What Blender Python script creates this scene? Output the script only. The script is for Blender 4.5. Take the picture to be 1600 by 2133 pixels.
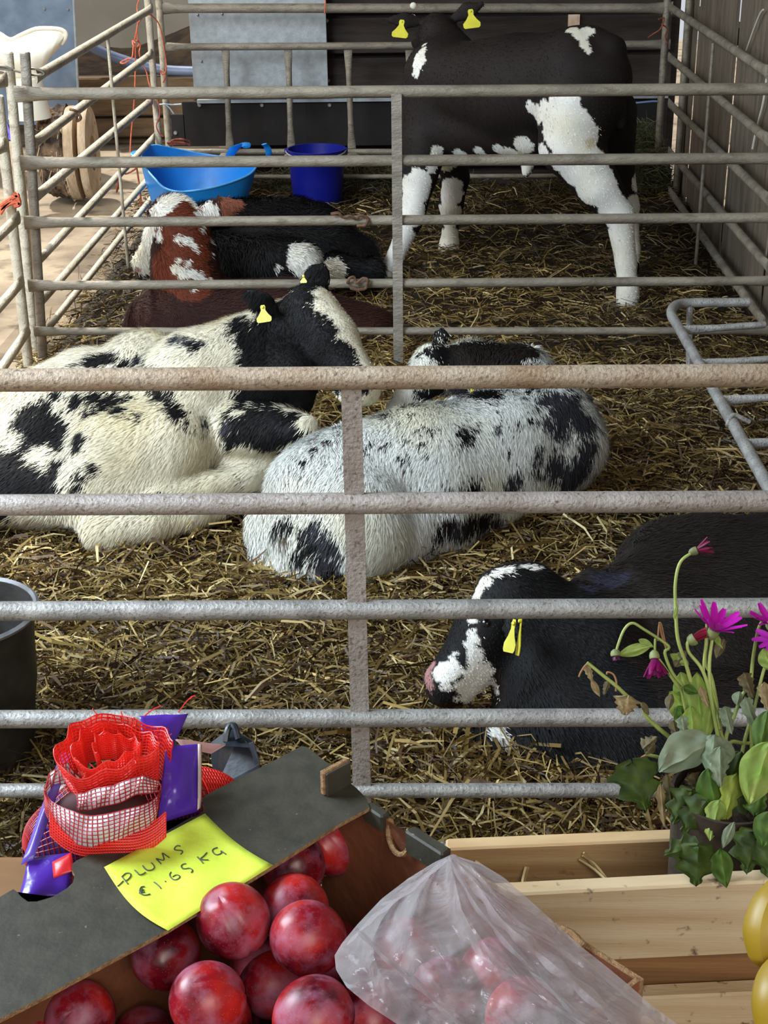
import bpy, math, random
import numpy as np
from mathutils import Vector, Matrix
from mathutils.bvhtree import BVHTree

for _o in list(bpy.data.objects):
    bpy.data.objects.remove(_o)
COL = bpy.context.scene.collection
SC = bpy.context.scene
RNG = np.random.default_rng(7)
random.seed(7)

# ------------------------------------------------------------------ camera
F_PX, W, H = 3000.0, 1600, 2133
CAM = np.array([0.0, 0.0, 1.8])
PITCH, YAW, ROLL = math.radians(24.5), math.radians(1.77), 0.016
_f = np.array([-math.sin(YAW)*math.cos(PITCH), math.cos(YAW)*math.cos(PITCH), -math.sin(PITCH)])
_r = np.array([math.cos(YAW), math.sin(YAW), 0.0])
_u = np.cross(_r, _f)
RIGHT = math.cos(ROLL)*_r - math.sin(ROLL)*_u
UP = math.sin(ROLL)*_r + math.cos(ROLL)*_u
FWD = _f
cam_d = bpy.data.cameras.new('camera')
cam = bpy.data.objects.new('camera', cam_d); COL.objects.link(cam)
cam_d.sensor_fit = 'HORIZONTAL'; cam_d.sensor_width = 36.0
cam_d.lens = F_PX/W*36.0
cam_d.clip_start = 0.05; cam_d.clip_end = 200
_m = Matrix(((RIGHT[0], UP[0], -FWD[0], CAM[0]), (RIGHT[1], UP[1], -FWD[1], CAM[1]), (RIGHT[2], UP[2], -FWD[2], CAM[2]), (0, 0, 0, 1)))
cam.matrix_world = _m
SC.camera = cam

# ------------------------------------------------------------------ world and light
wd = bpy.data.worlds.new('overcast_sky'); SC.world = wd; wd.use_nodes = True
_bg = wd.node_tree.nodes['Background']
_bg.inputs[0].default_value = (0.90, 0.94, 1.0, 1); _bg.inputs[1].default_value = 0.7
def area(name, loc, target, sx, sy, power, color):
    d = bpy.data.lights.new(name, 'AREA'); d.shape = 'RECTANGLE'; d.size = sx; d.size_y = sy
    d.energy = power; d.color = color
    o = bpy.data.objects.new(name, d); COL.objects.link(o)
    o.location = loc
    o.rotation_euler = (Vector(target)-Vector(loc)).to_track_quat('-Z', 'Y').to_euler()
    return o
area('left_fill_lamp', (-2.7, 2.0, 2.9), (-0.1, 3.8, 0.2), 2.2, 1.6, 285, (0.74, 0.88, 1.0))  # added cool area lamp, brightens the pen from the left; no doorway modelled
area('yard_fill_lamp', (-3.3, 5.6, 4.6), (-1.0, 9.0, 0.6), 3.0, 2.0, 230, (1.0, 0.97, 0.92))  # extra unseen lamp that lifts the back left yard
area('stall_fill_lamp', (0.9, -1.6, 3.0), (0.1, 1.0, 0.9), 2.4, 1.6, 85, (1.0, 0.94, 0.86))  # lamp added behind the camera to brighten the stall
_sd = bpy.data.lights.new('sun', 'SUN'); _sd.energy = 5.0; _sd.angle = 0.03; _sd.color = (1.0, 0.95, 0.86)
_so = bpy.data.objects.new('sun', _sd); COL.objects.link(_so); _so.location = (-6, 10, 9)
_so.rotation_euler = Vector((0.30, -0.40, -0.866)).to_track_quat('-Z', 'Y').to_euler()
SC.view_settings.view_transform = 'Standard'; SC.view_settings.look = 'None'
SC.view_settings.gamma = 1.0; SC.view_settings.use_curve_mapping = False
SC.view_settings.exposure = 0.0

# ------------------------------------------------------------------ pixel helpers (points of the real place read off the photograph)
def ray(px, py):
    return FWD + RIGHT*((px-W/2)/F_PX) - UP*((py-H/2)/F_PX)
def atY(px, py, Y):
    d = ray(px, py); return CAM + d*(Y-CAM[1])/d[1]
def atZ(px, py, z):
    d = ray(px, py); return CAM + d*(z-CAM[2])/d[2]
def atX(px, py, x):
    d = ray(px, py); return CAM + d*(x-CAM[0])/d[0]
def atD(px, py, dep):
    return CAM + ray(px, py)*dep
def depth(p):
    return float(np.dot(np.asarray(p)-CAM, FWD))
def m_of(px_len, p):
    return px_len*depth(p)/F_PX
def ivec(r, d, c):
    """image-right, image-down, towards the viewer"""
    v = RIGHT*r - UP*d - FWD*c
    return v/np.linalg.norm(v)
def nrm(v):
    v = np.asarray(v, float); return v/(np.linalg.norm(v)+1e-12)

# ------------------------------------------------------------------ colours and materials
def lin(c):
    return tuple(((x/255)/12.92 if x/255 <= 0.04045 else ((x/255+0.055)/1.055)**2.4) for x in c)
def new_mat(name):
    m = bpy.data.materials.new(name); m.use_nodes = True
    nt = m.node_tree; b = nt.nodes['Principled BSDF']
    return m, nt, b
def noise_mat(name, c1, c2, scale=8, rough=0.6, metal=0.0, bump=0.0, stretch=(1, 1, 1), c3=None, s3=30, detail=6, lo=0.35, hi=0.65, lo3=0.62, hi3=0.7, bscale=None, spec=0.5, coat=0.0, iso3=False):
    m, nt, b = new_mat(name); N = nt.nodes; L = nt.links
    tc = N.new('ShaderNodeTexCoord'); mp = N.new('ShaderNodeMapping'); mp.inputs['Scale'].default_value = stretch
    L.new(tc.outputs['Object'], mp.inputs[0])
    n = N.new('ShaderNodeTexNoise'); n.inputs['Scale'].default_value = scale; n.inputs['Detail'].default_value = detail
    L.new(mp.outputs[0], n.inputs[0])
    r = N.new('ShaderNodeValToRGB'); r.color_ramp.elements[0].position = lo; r.color_ramp.elements[1].position = hi
    r.color_ramp.elements[0].color = (*lin(c1), 1); r.color_ramp.elements[1].color = (*lin(c2), 1)
    L.new(n.outputs[0], r.inputs[0]); out = r.outputs[0]
    if c3:
        n3 = N.new('ShaderNodeTexNoise'); n3.inputs['Scale'].default_value = s3; n3.inputs['Detail'].default_value = 5
        L.new((tc.outputs['Object'] if iso3 else mp.outputs[0]), n3.inputs[0])
        r3 = N.new('ShaderNodeValToRGB'); r3.color_ramp.elements[0].position = lo3; r3.color_ramp.elements[1].position = hi3
        L.new(n3.outputs[0], r3.inputs[0])
        mx = N.new('ShaderNodeMixRGB'); mx.inputs[2].default_value = (*lin(c3), 1)
        L.new(r3.outputs[0], mx.inputs[0]); L.new(out, mx.inputs[1]); out = mx.outputs[0]
    L.new(out, b.inputs['Base Color'])
    b.inputs['Roughness'].default_value = rough; b.inputs['Metallic'].default_value = metal
    b.inputs['Specular IOR Level'].default_value = spec; b.inputs['Coat Weight'].default_value = coat
    if bump:
        nb = N.new('ShaderNodeTexNoise'); nb.inputs['Scale'].default_value = bscale or scale*4; nb.inputs['Detail'].default_value = 5
        L.new(mp.outputs[0], nb.inputs[0])
        bp = N.new('ShaderNodeBump'); bp.inputs['Strength'].default_value = bump; bp.inputs['Distance'].default_value = 0.01
        L.new(nb.outputs[0], bp.inputs['Height']); L.new(bp.outputs[0], b.inputs['Normal'])
    return m
def plain(name, c, rough=0.5, metal=0.0, emit=None, trans=0.0, spec=0.5, sub=0.0):
    m, nt, b = new_mat(name)
    b.inputs['Base Color'].default_value = (*lin(c), 1); b.inputs['Roughness'].default_value = rough
    b.inputs['Metallic'].default_value = metal; b.inputs['Specular IOR Level'].default_value = spec
    b.inputs['Transmission Weight'].default_value = trans
    return m
def attr_mat(name, rough=0.7, spec=0.3, transl=0.0, sheen=0.0, bump=0.0, bs=60):
    m, nt, b = new_mat(name); N = nt.nodes; L = nt.links
    a = N.new('ShaderNodeAttribute'); a.attribute_name = 'Col'
    L.new(a.outputs['Color'], b.inputs['Base Color'])
    b.inputs['Roughness'].default_value = rough; b.inputs['Specular IOR Level'].default_value = spec
    b.inputs['Sheen Weight'].default_value = sheen
    if bump:
        n = N.new('ShaderNodeTexNoise'); n.inputs['Scale'].default_value = bs
        bp = N.new('ShaderNodeBump'); bp.inputs['Strength'].default_value = bump; bp.inputs['Distance'].default_value = 0.005
        L.new(n.outputs[0], bp.inputs['Height']); L.new(bp.outputs[0], b.inputs['Normal'])
    if transl:
        t = N.new('ShaderNodeBsdfTranslucent'); L.new(a.outputs['Color'], t.inputs[0])
        mx = N.new('ShaderNodeMixShader'); mx.inputs[0].default_value = transl
        L.new(b.outputs[0], mx.inputs[1]); L.new(t.outputs[0], mx.inputs[2])
        L.new(mx.outputs[0], N['Material Output'].inputs[0])
    return m

# ------------------------------------------------------------------ value noise
_T = RNG.random(65536).astype(np.float32)
def vnoise(p):
    p = np.asarray(p, float); i = np.floor(p).astype(np.int64); f = p-i; f = f*f*(3-2*f)
    def h(x, y, z): return _T[(x*73856093 ^ y*19349663 ^ z*83492791) & 65535]
    x, y, z = i[..., 0], i[..., 1], i[..., 2]; fx, fy, fz = f[..., 0], f[..., 1], f[..., 2]
    a = h(x, y, z)*(1-fx)+h(x+1, y, z)*fx; b = h(x, y+1, z)*(1-fx)+h(x+1, y+1, z)*fx
    c = h(x, y, z+1)*(1-fx)+h(x+1, y, z+1)*fx; d = h(x, y+1, z+1)*(1-fx)+h(x+1, y+1, z+1)*fx
    return ((a*(1-fy)+b*fy)*(1-fz)+(c*(1-fy)+d*fy)*fz)*2-1
def fbm(p, o=3):
    p = np.asarray(p, float); s = 0; a = 1; t = 0
    for k in range(o):
        s = s+a*vnoise(p*(2**k)+k*17.3); t += a; a *= .5
    return s/t

# ------------------------------------------------------------------ mesh collector
def smooth_path(pts, n=6):
    P = [np.asarray(p, float) for p in pts]
    if len(P) < 3: return P
    Q = [2*P[0]-P[1]]+P+[2*P[-1]-P[-2]]; out = []
    for i in range(1, len(Q)-2):
        for k in range(n):
            t = k/n; a, b, c, d = Q[i-1], Q[i], Q[i+1], Q[i+2]
            out.append(0.5*((2*b)+(-a+c)*t+(2*a-5*b+4*c-d)*t*t+(-a+3*b-3*c+d)*t**3))
    out.append(P[-1]); return out
class MB:
    def __init__(s): s.v = []; s.f = []; s.c = []; s.col = (1, 1, 1)
    def add(s, vs, fs):
        n = len(s.v)
        s.v.extend([tuple(map(float, v)) for v in vs]); s.c.extend([s.col]*len(vs))
        s.f.extend([tuple(i+n for i in f) for f in fs])
    def box(s, lo, hi, bev=0.0):
        (x0, y0, z0), (x1, y1, z1) = lo, hi
        s.obox(((x0+x1)/2, (y0+y1)/2, (z0+z1)/2), (1, 0, 0), (0, 1, 0), (0, 0, 1), (x1-x0)/2, (y1-y0)/2, (z1-z0)/2, bev)
    def obox(s, c, ax, ay, az, hx, hy, hz, bev=0.0):
        c, ax, ay, az = [np.asarray(q, float) for q in (c, ax, ay, az)]
        b = min(bev, hx*.9, hy*.9, hz*.9)
        if b <= 0:
            vs = [c+ax*i*hx+ay*j*hy+az*k*hz for i in (-1, 1) for j in (-1, 1) for k in (-1, 1)]
            s.add(vs, [(0, 1, 3, 2), (4, 6, 7, 5), (0, 4, 5, 1), (2, 3, 7, 6), (0, 2, 6, 4), (1, 5, 7, 3)]); return
        ring = [(1, -1), (1, 1), (-1, 1), (-1, -1)]
        def sec(hz_, ix):
            out = []
            for (i, j) in ring:
                out += [c+ax*i*(hx-ix)+ay*j*(hy-b-ix)+az*hz_, c+ax*i*(hx-b-ix)+ay*j*(hy-ix)+az*hz_] if i*j > 0 else [c+ax*i*(hx-b-ix)+ay*j*(hy-ix)+az*hz_, c+ax*i*(hx-ix)+ay*j*(hy-b-ix)+az*hz_]
            # keep winding order consistent
            cc = c+az*hz_
            out.sort(key=lambda q: math.atan2(np.dot(q-cc, ay), np.dot(q-cc, ax)))
            return out
        vs = sec(-hz, b)+sec(-hz+b, 0)+sec(hz-b, 0)+sec(hz, b)
        fs = [tuple(range(7, -1, -1)), tuple(range(24, 32))]
        for r in range(3):
            for k in range(8): fs.append((r*8+k, r*8+(k+1) % 8, (r+1)*8+(k+1) % 8, (r+1)*8+k))
        s.add(vs, fs)
    def tube(s, pts, rad, n=10, cap=True, rz=None, upv=None, closed=False):
        P = [np.asarray(p, float) for p in pts]; m = len(P)
        R = rad if hasattr(rad, '__len__') else [rad]*m
        Z = rz if rz is not None else R
        if not hasattr(Z, '__len__'): Z = [Z]*m
        vs = []; prev = None
        for i in range(m):
            if closed: t = P[(i+1) % m]-P[i-1]
            else: t = P[min(i+1, m-1)]-P[max(i-1, 0)]
            t = nrm(t)
            if upv is not None: a = np.asarray(upv, float)
            elif prev is None: a = np.array([0, 0, 1.]) if abs(t[2]) < .9 else np.array([1., 0, 0])
            else: a = prev
            a = nrm(a-t*np.dot(a, t)); b = np.cross(t, a); prev = a
            for k in range(n):
                th = 2*math.pi*k/n
                vs.append(P[i]+a*math.cos(th)*Z[i]+b*math.sin(th)*R[i])
        fs = []
        for i in range(m if closed else m-1):
            j = (i+1) % m
            for k in range(n): fs.append((i*n+k, i*n+(k+1) % n, j*n+(k+1) % n, j*n+k))
        if cap and not closed:
            fs.append(tuple(range(n-1, -1, -1))); fs.append(tuple((m-1)*n+k for k in range(n)))
        s.add(vs, fs)
    def lathe(s, prof, c=(0, 0, 0), n=32, ax=(0, 0, 1), sx=1.0, sy=1.0, xdir=None):
        az = nrm(ax); a = np.asarray(xdir, float) if xdir is not None else (np.array([1., 0, 0]) if abs(az[0]) < .9 else np.array([0, 1., 0]))
        a = nrm(a-az*np.dot(a, az)); b = np.cross(az, a); c = np.asarray(c, float); vs = []
        for (r, z) in prof:
            for k in range(n):
                th = 2*math.pi*k/n; vs.append(c+a*r*sx*math.cos(th)+b*r*sy*math.sin(th)+az*z)
        fs = []
        for i in range(len(prof)-1):
            for k in range(n): fs.append((i*n+k, i*n+(k+1) % n, (i+1)*n+(k+1) % n, (i+1)*n+k))
        s.add(vs, fs)
    def grid(s, G, double=0.0):
        G = np.asarray(G, float); a, b = G.shape[:2]
        vs = G.reshape(-1, 3); fs = [(i*b+j, i*b+j+1, (i+1)*b+j+1, (i+1)*b+j) for i in range(a-1) for j in range(b-1)]
        s.add(vs, fs)
    def ball(s, c, r, n=16, sc=(1, 1, 1), ax=None):
        c = np.asarray(c, float); A = ax if ax is not None else np.eye(3); vs = []; m = n//2
        for i in range(1, m):
            ph = math.pi*i/m
            for k in range(n):
                th = 2*math.pi*k/n
                l = (math.sin(ph)*math.cos(th)*sc[0], math.sin(ph)*math.sin(th)*sc[1], math.cos(ph)*sc[2])
                vs.append(c+r*(A[0]*l[0]+A[1]*l[1]+A[2]*l[2]))
        vs.append(c+r*sc[2]*A[2]); vs.append(c-r*sc[2]*A[2]); t = len(vs)-2
        fs = [(i*n+k, (i+1)*n+k, (i+1)*n+(k+1) % n, i*n+(k+1) % n) for i in range(m-2) for k in range(n)]
        fs += [(t, k, (k+1) % n) for k in range(n)]+[(t+1, (m-2)*n+(k+1) % n, (m-2)*n+k) for k in range(n)]
        s.add(vs, fs)
    def prism(s, poly, n, th):
        """polygon of 3-D points, extruded by th along n"""
        P = [np.asarray(p, float) for p in poly]; n = nrm(n)*th; k = len(P)
        s.add(P+[p+n for p in P], [tuple(range(k-1, -1, -1)), tuple(range(k, 2*k))]+[(i, (i+1) % k, k+(i+1) % k, k+i) for i in range(k)])
    def build(s, name, mat, parent=None, smooth=True, origin=None, color=False, angle=0.7):
        return link_mesh(name, np.array(s.v), s.f, mat, parent, smooth, origin, np.array(s.c) if color else None, angle)
def wloc(o):
    p = np.zeros(3)
    while o is not None:
        p = p+np.array(o.location); o = o.parent
    return p
def link_mesh(name, v, f, mat, parent=None, smooth=True, origin=None, colors=None, angle=None):
    v = np.asarray(v, float)
    if parent is not None: org = wloc(parent)
    elif origin is not None: org = np.asarray(origin, float)
    else: org = np.array([(v[:, 0].min()+v[:, 0].max())/2, (v[:, 1].min()+v[:, 1].max())/2, v[:, 2].min()])
    me = bpy.data.meshes.new(name); me.from_pydata((v-org).tolist(), [], f if isinstance(f, list) else f.tolist())
    if colors is not None:
        ca = me.color_attributes.new('Col', 'FLOAT_COLOR', 'POINT')
        c4 = np.ones((len(v), 4), np.float32); c4[:, :3] = colors; ca.data.foreach_set('color', c4.ravel())
    if smooth:
        me.polygons.foreach_set('use_smooth', np.ones(len(me.polygons), bool))
        if angle: me.set_sharp_from_angle(angle=angle)
    if mat: me.materials.append(mat)
    me.update()
    o = bpy.data.objects.new(name, me); COL.objects.link(o)
    if parent is not None: o.parent = parent
    else: o.location = org
    return o
def empty(name, loc, label, cat, group=None):
    o = bpy.data.objects.new(name, None); COL.objects.link(o); o.location = [float(q) for q in loc]
    o.empty_display_size = 0.05
    return tag(o, label, cat, group)
def tag(o, label=None, cat=None, group=None, kind=None):
    if label: o['label'] = label
    if cat: o['category'] = cat
    if group: o['group'] = group
    if kind: o['kind'] = kind
    return o
# ------------------------------------------------------------------ materials
GALV = noise_mat('galvanised_tube', (124, 116, 104), (162, 154, 142), 14, 0.55, 0.3, 0.35, (.4, 1, 1), (104, 92, 76), 60, lo3=0.56, hi3=0.86, bscale=160)
GALV_WARM = noise_mat('weathered_top_tube', (148, 124, 98), (176, 160, 140), 9, 0.6, 0.15, 0.35, (1, 1, 1), (96, 80, 66), 120, lo3=0.54, hi3=0.74, bscale=160)
GALV_MID = noise_mat('grey_pink_tube', (150, 140, 132), (176, 168, 162), 12, 0.55, 0.2, 0.35, (1, 1, 1), (104, 88, 74), 140, lo3=0.55, hi3=0.74, bscale=160)
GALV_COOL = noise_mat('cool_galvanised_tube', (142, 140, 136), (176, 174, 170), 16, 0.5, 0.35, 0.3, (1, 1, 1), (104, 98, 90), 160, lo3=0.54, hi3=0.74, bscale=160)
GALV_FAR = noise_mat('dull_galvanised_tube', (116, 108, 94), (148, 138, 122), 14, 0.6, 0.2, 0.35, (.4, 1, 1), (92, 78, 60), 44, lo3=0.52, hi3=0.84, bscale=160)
GALV_OLD = noise_mat('dirty_old_tube', (186, 176, 156), (212, 204, 184), 12, 0.6, 0.1, 0.35, (1, .4, 1), (140, 120, 94), 40, lo3=0.52, hi3=0.82, bscale=160)
SHEET = noise_mat('galvanised_sheet', (150, 156, 158), (168, 174, 176), 30, 0.5, 0.3, 0.1, detail=8)
BLUE_SHEET = noise_mat('blue_grey_sheet', (92, 108, 128), (112, 128, 146), 10, 0.5, 0.2, 0.05)
BLACK_BOARD = noise_mat('black_rubber_board', (20, 17, 15), (32, 27, 24), 8, 0.85, 0, 0.2)
DARK_PLANK = noise_mat('dark_stained_plank', (36, 28, 22), (54, 44, 36), 5, 0.85, 0, 0.3, (1, 1, 6))
RIGHT_BOARD = noise_mat('weathered_grey_brown_board', (86, 75, 61), (114, 101, 85), 4, 0.85, 0, 0.4, (1, 6, 0.8), (70, 52, 40), 9)
CONCRETE = noise_mat('wet_concrete', (120, 104, 84), (168, 150, 124), 3, 0.6, 0, 0.5, c3=(80, 66, 50), s3=7, lo3=0.52, hi3=0.7)
BEIGE = noise_mat('beige_render', (150, 142, 128), (166, 158, 144), 2, 0.85, 0, 0.15)
TIMBER = noise_mat('brown_sleeper', (96, 76, 54), (130, 106, 78), 6, 0.85, 0, 0.5, (0.6, 4, 4))
SOIL = noise_mat('dark_soil', (52, 40, 28), (88, 68, 46), 9, 0.95, 0, 0.9)
BOLT = plain('zinc_bolt', (150, 150, 150), 0.4, 0.6)
TWINE = noise_mat('orange_twine', (196, 88, 56), (222, 116, 80), 60, 0.7, 0, 0.3)
TWINE_DARK = noise_mat('dirty_orange_twine', (120, 56, 36), (160, 80, 52), 60, 0.8, 0, 0.3)

# ------------------------------------------------------------------ setting
def struct(name, mb, mat, smooth=False):
    o = mb.build(name, mat, None, smooth); o['kind'] = 'structure'; return o
Y1, Y2, Y3 = 2.29, 5.30, 7.95      # front hurdle, middle hurdle, rear feed barrier
XR, XW = 1.36, 1.40                # right hurdle, right wall
b = MB(); b.box((-7, -1.5, -0.12), (9, 16, -0.02)); fl = struct('floor', b, CONCRETE)
b = MB(); b.box((-2.22, -2.5, 3.6), (2.3, 9.8, 3.75)); struct('unseen_ceiling', b, DARK_PLANK)  # unseen roof added to cut the sky, its edges set for the sun
# right wall: separate upright boards, daylight in the joints
def wallx_y(px, py): return atX(px, py, XW)[1]
joints = sorted([wallx_y(1453, 70), wallx_y(1534, 110), wallx_y(1592, 560)])
wr = MB(); wr.box((XW+0.10, -1.5, 0.0), (XW+0.16, 8.3, 0.12)); wr.box((XW+0.10, -1.5, 2.2), (XW+0.16, 8.3, 2.3))
wr.box((XW+0.10, -1.5, 0.95), (XW+0.16, 8.3, 1.03))
WR = struct('wall_right', wr, RIGHT_BOARD)
edges = [(-1.5, 0.2), (0.204, 1.2), (1.204, 2.3), (2.304, 3.3)]
ys = [3.304]+joints+[8.06]
gaps = {0: 0.0, 1: 0.05, 2: 0.05, 3: 0.05, 4: 0.15}
segs = []
for i in range(len(ys)-1):
    a = ys[i]+(gaps.get(i, 0.006)/2 if i else 0); c = ys[i+1]-(gaps.get(i+1, 0)/2 if i < len(ys)-2 else 0)
    segs.append((a, c))
for (a, c) in edges+segs:
    k = max(1, int(round((c-a)/0.9)))
    for q in range(k):
        bb = MB(); off = 0.0
        bb.box((XW+off, a+(c-a)*q/k+(0.0008 if q else 0), 0.0), (XW+0.006+off, a+(c-a)*(q+1)/k-0.0008, 3.2), 0.001)
        bb.build('board', RIGHT_BOARD, WR, False)
# rear wall: black boards on dark framing
wb = MB(); wb.box((-1.1, 8.40, 0.0), (1.42, 8.44, 3.6)); WB = struct('wall_back', wb, DARK_PLANK)
def rect_on_Y(x0, y0, x1, y1, Y):
    a = atY(x0, y1, Y); c = atY(x1, y0, Y); return a[0], a[2], c[0], c[2]
def panel(name, x0, y0, x1, y1, Y, th, mat, parent, bev=0.003):
    ax, az, cx, cz = rect_on_Y(x0, y0, x1, y1, Y)
    q = MB(); q.box((ax, Y, max(az, 0)), (cx, Y+th, cz), bev); return q.build(name, mat, parent, False)
for (x0, y0, x1, y1) in [(384, 209, 640, 305), (640, 209, 900, 305), (900, 209, 1160, 305), (1160, 209, 1392, 305)]:
    panel('black_panel', x0+1, y0, x1-1, y1, 8.30, 0.02, BLACK_BOARD, WB)
panel('black_panel', 360, 238, 384, 305, 8.30, 0.02, BLACK_BOARD, WB)
for (y0, y1) in [(-150, -60), (-58, 28), (30, 112), (114, 203)]:
    panel('dark_plank', 674, y0, 1400, y1, 8.32, 0.03, DARK_PLANK, WB)
for (y0, y1) in [(309, 350), (353, 400), (403, 450)]:
    panel('dark_plank', 360, y0, 1400, y1, 8.32, 0.03, DARK_PLANK, WB)
tag(panel('ledge_strip', 410, 204.5, 1392, 208.5, 8.27, 0.05, SHEET, WB, 0.001), 'pale metal ledge strip')
for (x, y) in [(416, 219), (546, 219), (687, 219), (366, 277), (820, 219), (1010, 219), (681, 43), (683, 168), (910, 60), (1200, 60)]:
    q = MB(); p = atY(x, y, 8.30 if y > 200 else 8.315); q.lathe([(0, -0.010), (0.008, -0.010), (0.013, -0.004), (0.013, 0.0)], p, 10, (0, 1, 0)); q.build('bolt_head', BOLT, WB)
# tall grey sheet in front of the rear wall
sh = empty('galvanised_sheet', atY(540, 205, 8.2), 'tall galvanised metal sheet standing behind the rear feed barrier', 'metal sheet')
panel('sheet', 405, -140, 674, 205, 8.22, 0.012, SHEET, sh, 0.002)
for (x, y) in [(412, 31), (420, 128), (463, 29)]:
    q = MB(); q.ball(atY(x, y, 8.22), 0.008, 8); q.build('rivet', BOLT, sh)
sh2 = empty('blue_grey_sheet', atY(80, 190, 8.6), 'blue grey metal sheet leaning upright at the top left behind the white tub', 'metal sheet')
q = MB(); Yb = 9.4
pts = [atY(-160, 260, Yb), atY(165, 260, Yb), atY(146, -160, Yb), atY(-160, -160, Yb)]
q.prism([p for p in pts], (0, 1, 0), 0.02); q.build('sheet', BLUE_SHEET, sh2, False)
q = MB(); q.tube([atY(163, 196, Yb-0.012), atY(146, -150, Yb-0.012)], 0.008, 8); q.build('folded_edge', SHEET, sh2)
for (x, y) in [(93, 19), (142, 20)]:
    q = MB(); q.ball(atY(x, y, Yb), 0.009, 8); q.build('rivet', BOLT, sh2)
# yard beyond the pen on the left
q = MB(); q.box((-7, 12.4, 0), (-0.4, 12.6, 5)); struct('wall_left', q, BEIGE)
def plank_h(x0, y0, x1, y1, Y, th, mat, label=None):
    ax, az, cx, cz = rect_on_Y(x0, y0, x1, y1, Y)
    return (ax, Y, az), (cx, Y+th, cz)
ret = empty('timber_retaining_wall', atY(280, 285, 10.2), 'low wall of brown sleepers with a soil bank behind the pen at upper left', 'wall')
for (y0, y1, x0, x1) in [(160, 196, 150, 405), (198, 243, 90, 405), (246, 288, 90, 405)]:
    lo, hi = plank_h(x0, y0, x1, y1, 10.2, 0.14, TIMBER); q = MB(); q.box(lo, hi, 0.01); q.build('sleeper', TIMBER, ret, False)
lo, hi = plank_h(60, 288, 420, 300, 10.24, 0.14, TIMBER); q = MB(); q.box((lo[0], lo[1], -0.02), (hi[0], hi[1], hi[2]), 0.01); q.build('sleeper', TIMBER, ret, False)
g = []
for i in range(14):
    row = []
    for j in range(26):
        x = -3.4+j*0.10; y = 10.34+i*0.12
        hgt = atY(300, 160, 10.3)[2]-0.05+min(1, i/8)*(.06+.34*min(1, max(0, (x+2.35)/.9))**1.3)+0.04*float(fbm(np.array([x*6, y*6, 0])))
        row.append((x, y, hgt))
    g.append(row)
q = MB(); q.grid(g); so = q.build('soil', SOIL, ret); so['kind'] = 'stuff'
PIPE = noise_mat('blue_grey_pipe', (96, 110, 140), (120, 132, 158), 6, 0.4, 0.1)
q = MB(); q.tube(smooth_path([atY(185, 96, 10.26), atY(235, 118, 10.26), atY(300, 138, 10.26), atY(350, 147, 10.26), atY(425, 150, 10.26)]), 0.036, 12)
tag(q.build('pipe', PIPE), 'blue grey plastic pipe lying along the sleeper wall at upper left', 'pipe')

# ------------------------------------------------------------------ hurdles
def rail(parent, p0, p1, r, mat, flat=(True, True), name='rail', mid=None, n=12, sag=0.0):
    p0 = np.asarray(p0, float); p1 = np.asarray(p1, float); L = np.linalg.norm(p1-p0)
    d = (p1-p0)/L
    t = [0, .012, .03, .05, .075]+list(np.linspace(.1, .9, 9))+[.925, .95, .97, .988, 1]
    pts = []; R = []; Z = []
    for q in t:
        e = 1.0
        if flat[0]: e = min(e, q*L/0.13)
        if flat[1]: e = min(e, (1-q)*L/0.13)
        e = max(0, min(1, e)); e = e*e*(3-2*e)
        pts.append(p0+d*q*L-np.array([0, 0, sag*math.sin(math.pi*q)])); R.append(r*(0.28+0.72*e)); Z.append(r*(1.38-0.38*e))
    m = MB(); m.tube(pts, R, n, rz=Z, upv=(0, 0, 1) if abs(d[2]) < 0.8 else (1, 0, 0)); return m.build(name, mat, parent)
def vpost(parent, x, y, z0, z1, r, mat, name='post', top=None, square=False):
    top = top if top is not None else (x, y); m = MB()
    if square:
        m.tube([(x, y, z0), (top[0], top[1], z1)], r*1.25, 4, upv=(1, 1, 0))
    else: m.tube([(x, y, z0), (top[0], top[1], z1-0.004), (top[0], top[1], z1)], [r, r, r*.8], 12)
    return m.build(name, mat, parent)

# front hurdle (nearest the viewer)
fh = empty('front_hurdle', (0, Y1, 0), 'nearest galvanised hurdle with six rails crossing the whole picture', 'hurdle', None)
front = [(792, 782, .0200, GALV_WARM), (1052, 1044, .0190, GALV_MID), (1273, 1266, .0180, GALV_COOL), (1498, 1494, .0172, GALV_COOL), (1647, 1646, .0141, GALV_COOL), (1773, 1766, .0165, GALV_COOL)]
FZ = []
for (ya, yb, r, mt) in front:
    a = atY(0, ya, Y1); c = atY(1600, yb, Y1); d = (c-a)/(c[0]-a[0])
    p0 = a+d*(-1.33-a[0]); p1 = a+d*(1.33-a[0]); rail(fh, p0, p1, r, mt); FZ.append((p0[2]+p1[2])/2)
xs_t = atY(732, 812, Y1)[0]; xs_b = atY(754, 1640, Y1)[0]
m = MB(); zt, zb = FZ[0], FZ[5]
xt = xs_t+(xs_b-xs_t)*0.0; hw = 0.0172
m.prism([(xs_t-hw, Y1-0.004, zt), (xs_t+hw, Y1-0.004, zt), (xs_b+hw, Y1-0.004, zb), (xs_b-hw, Y1-0.004, zb)][::-1], (0, 1, 0), 0.008)
m.build('flat_strap', GALV_MID, fh, False)
for x in (-1.345, 1.345):
    m = MB(); m.tube([(x, Y1, 0.0), (x, Y1, FZ[0]+0.05)], 0.019, 12); m.build('post', GALV, fh)

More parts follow.
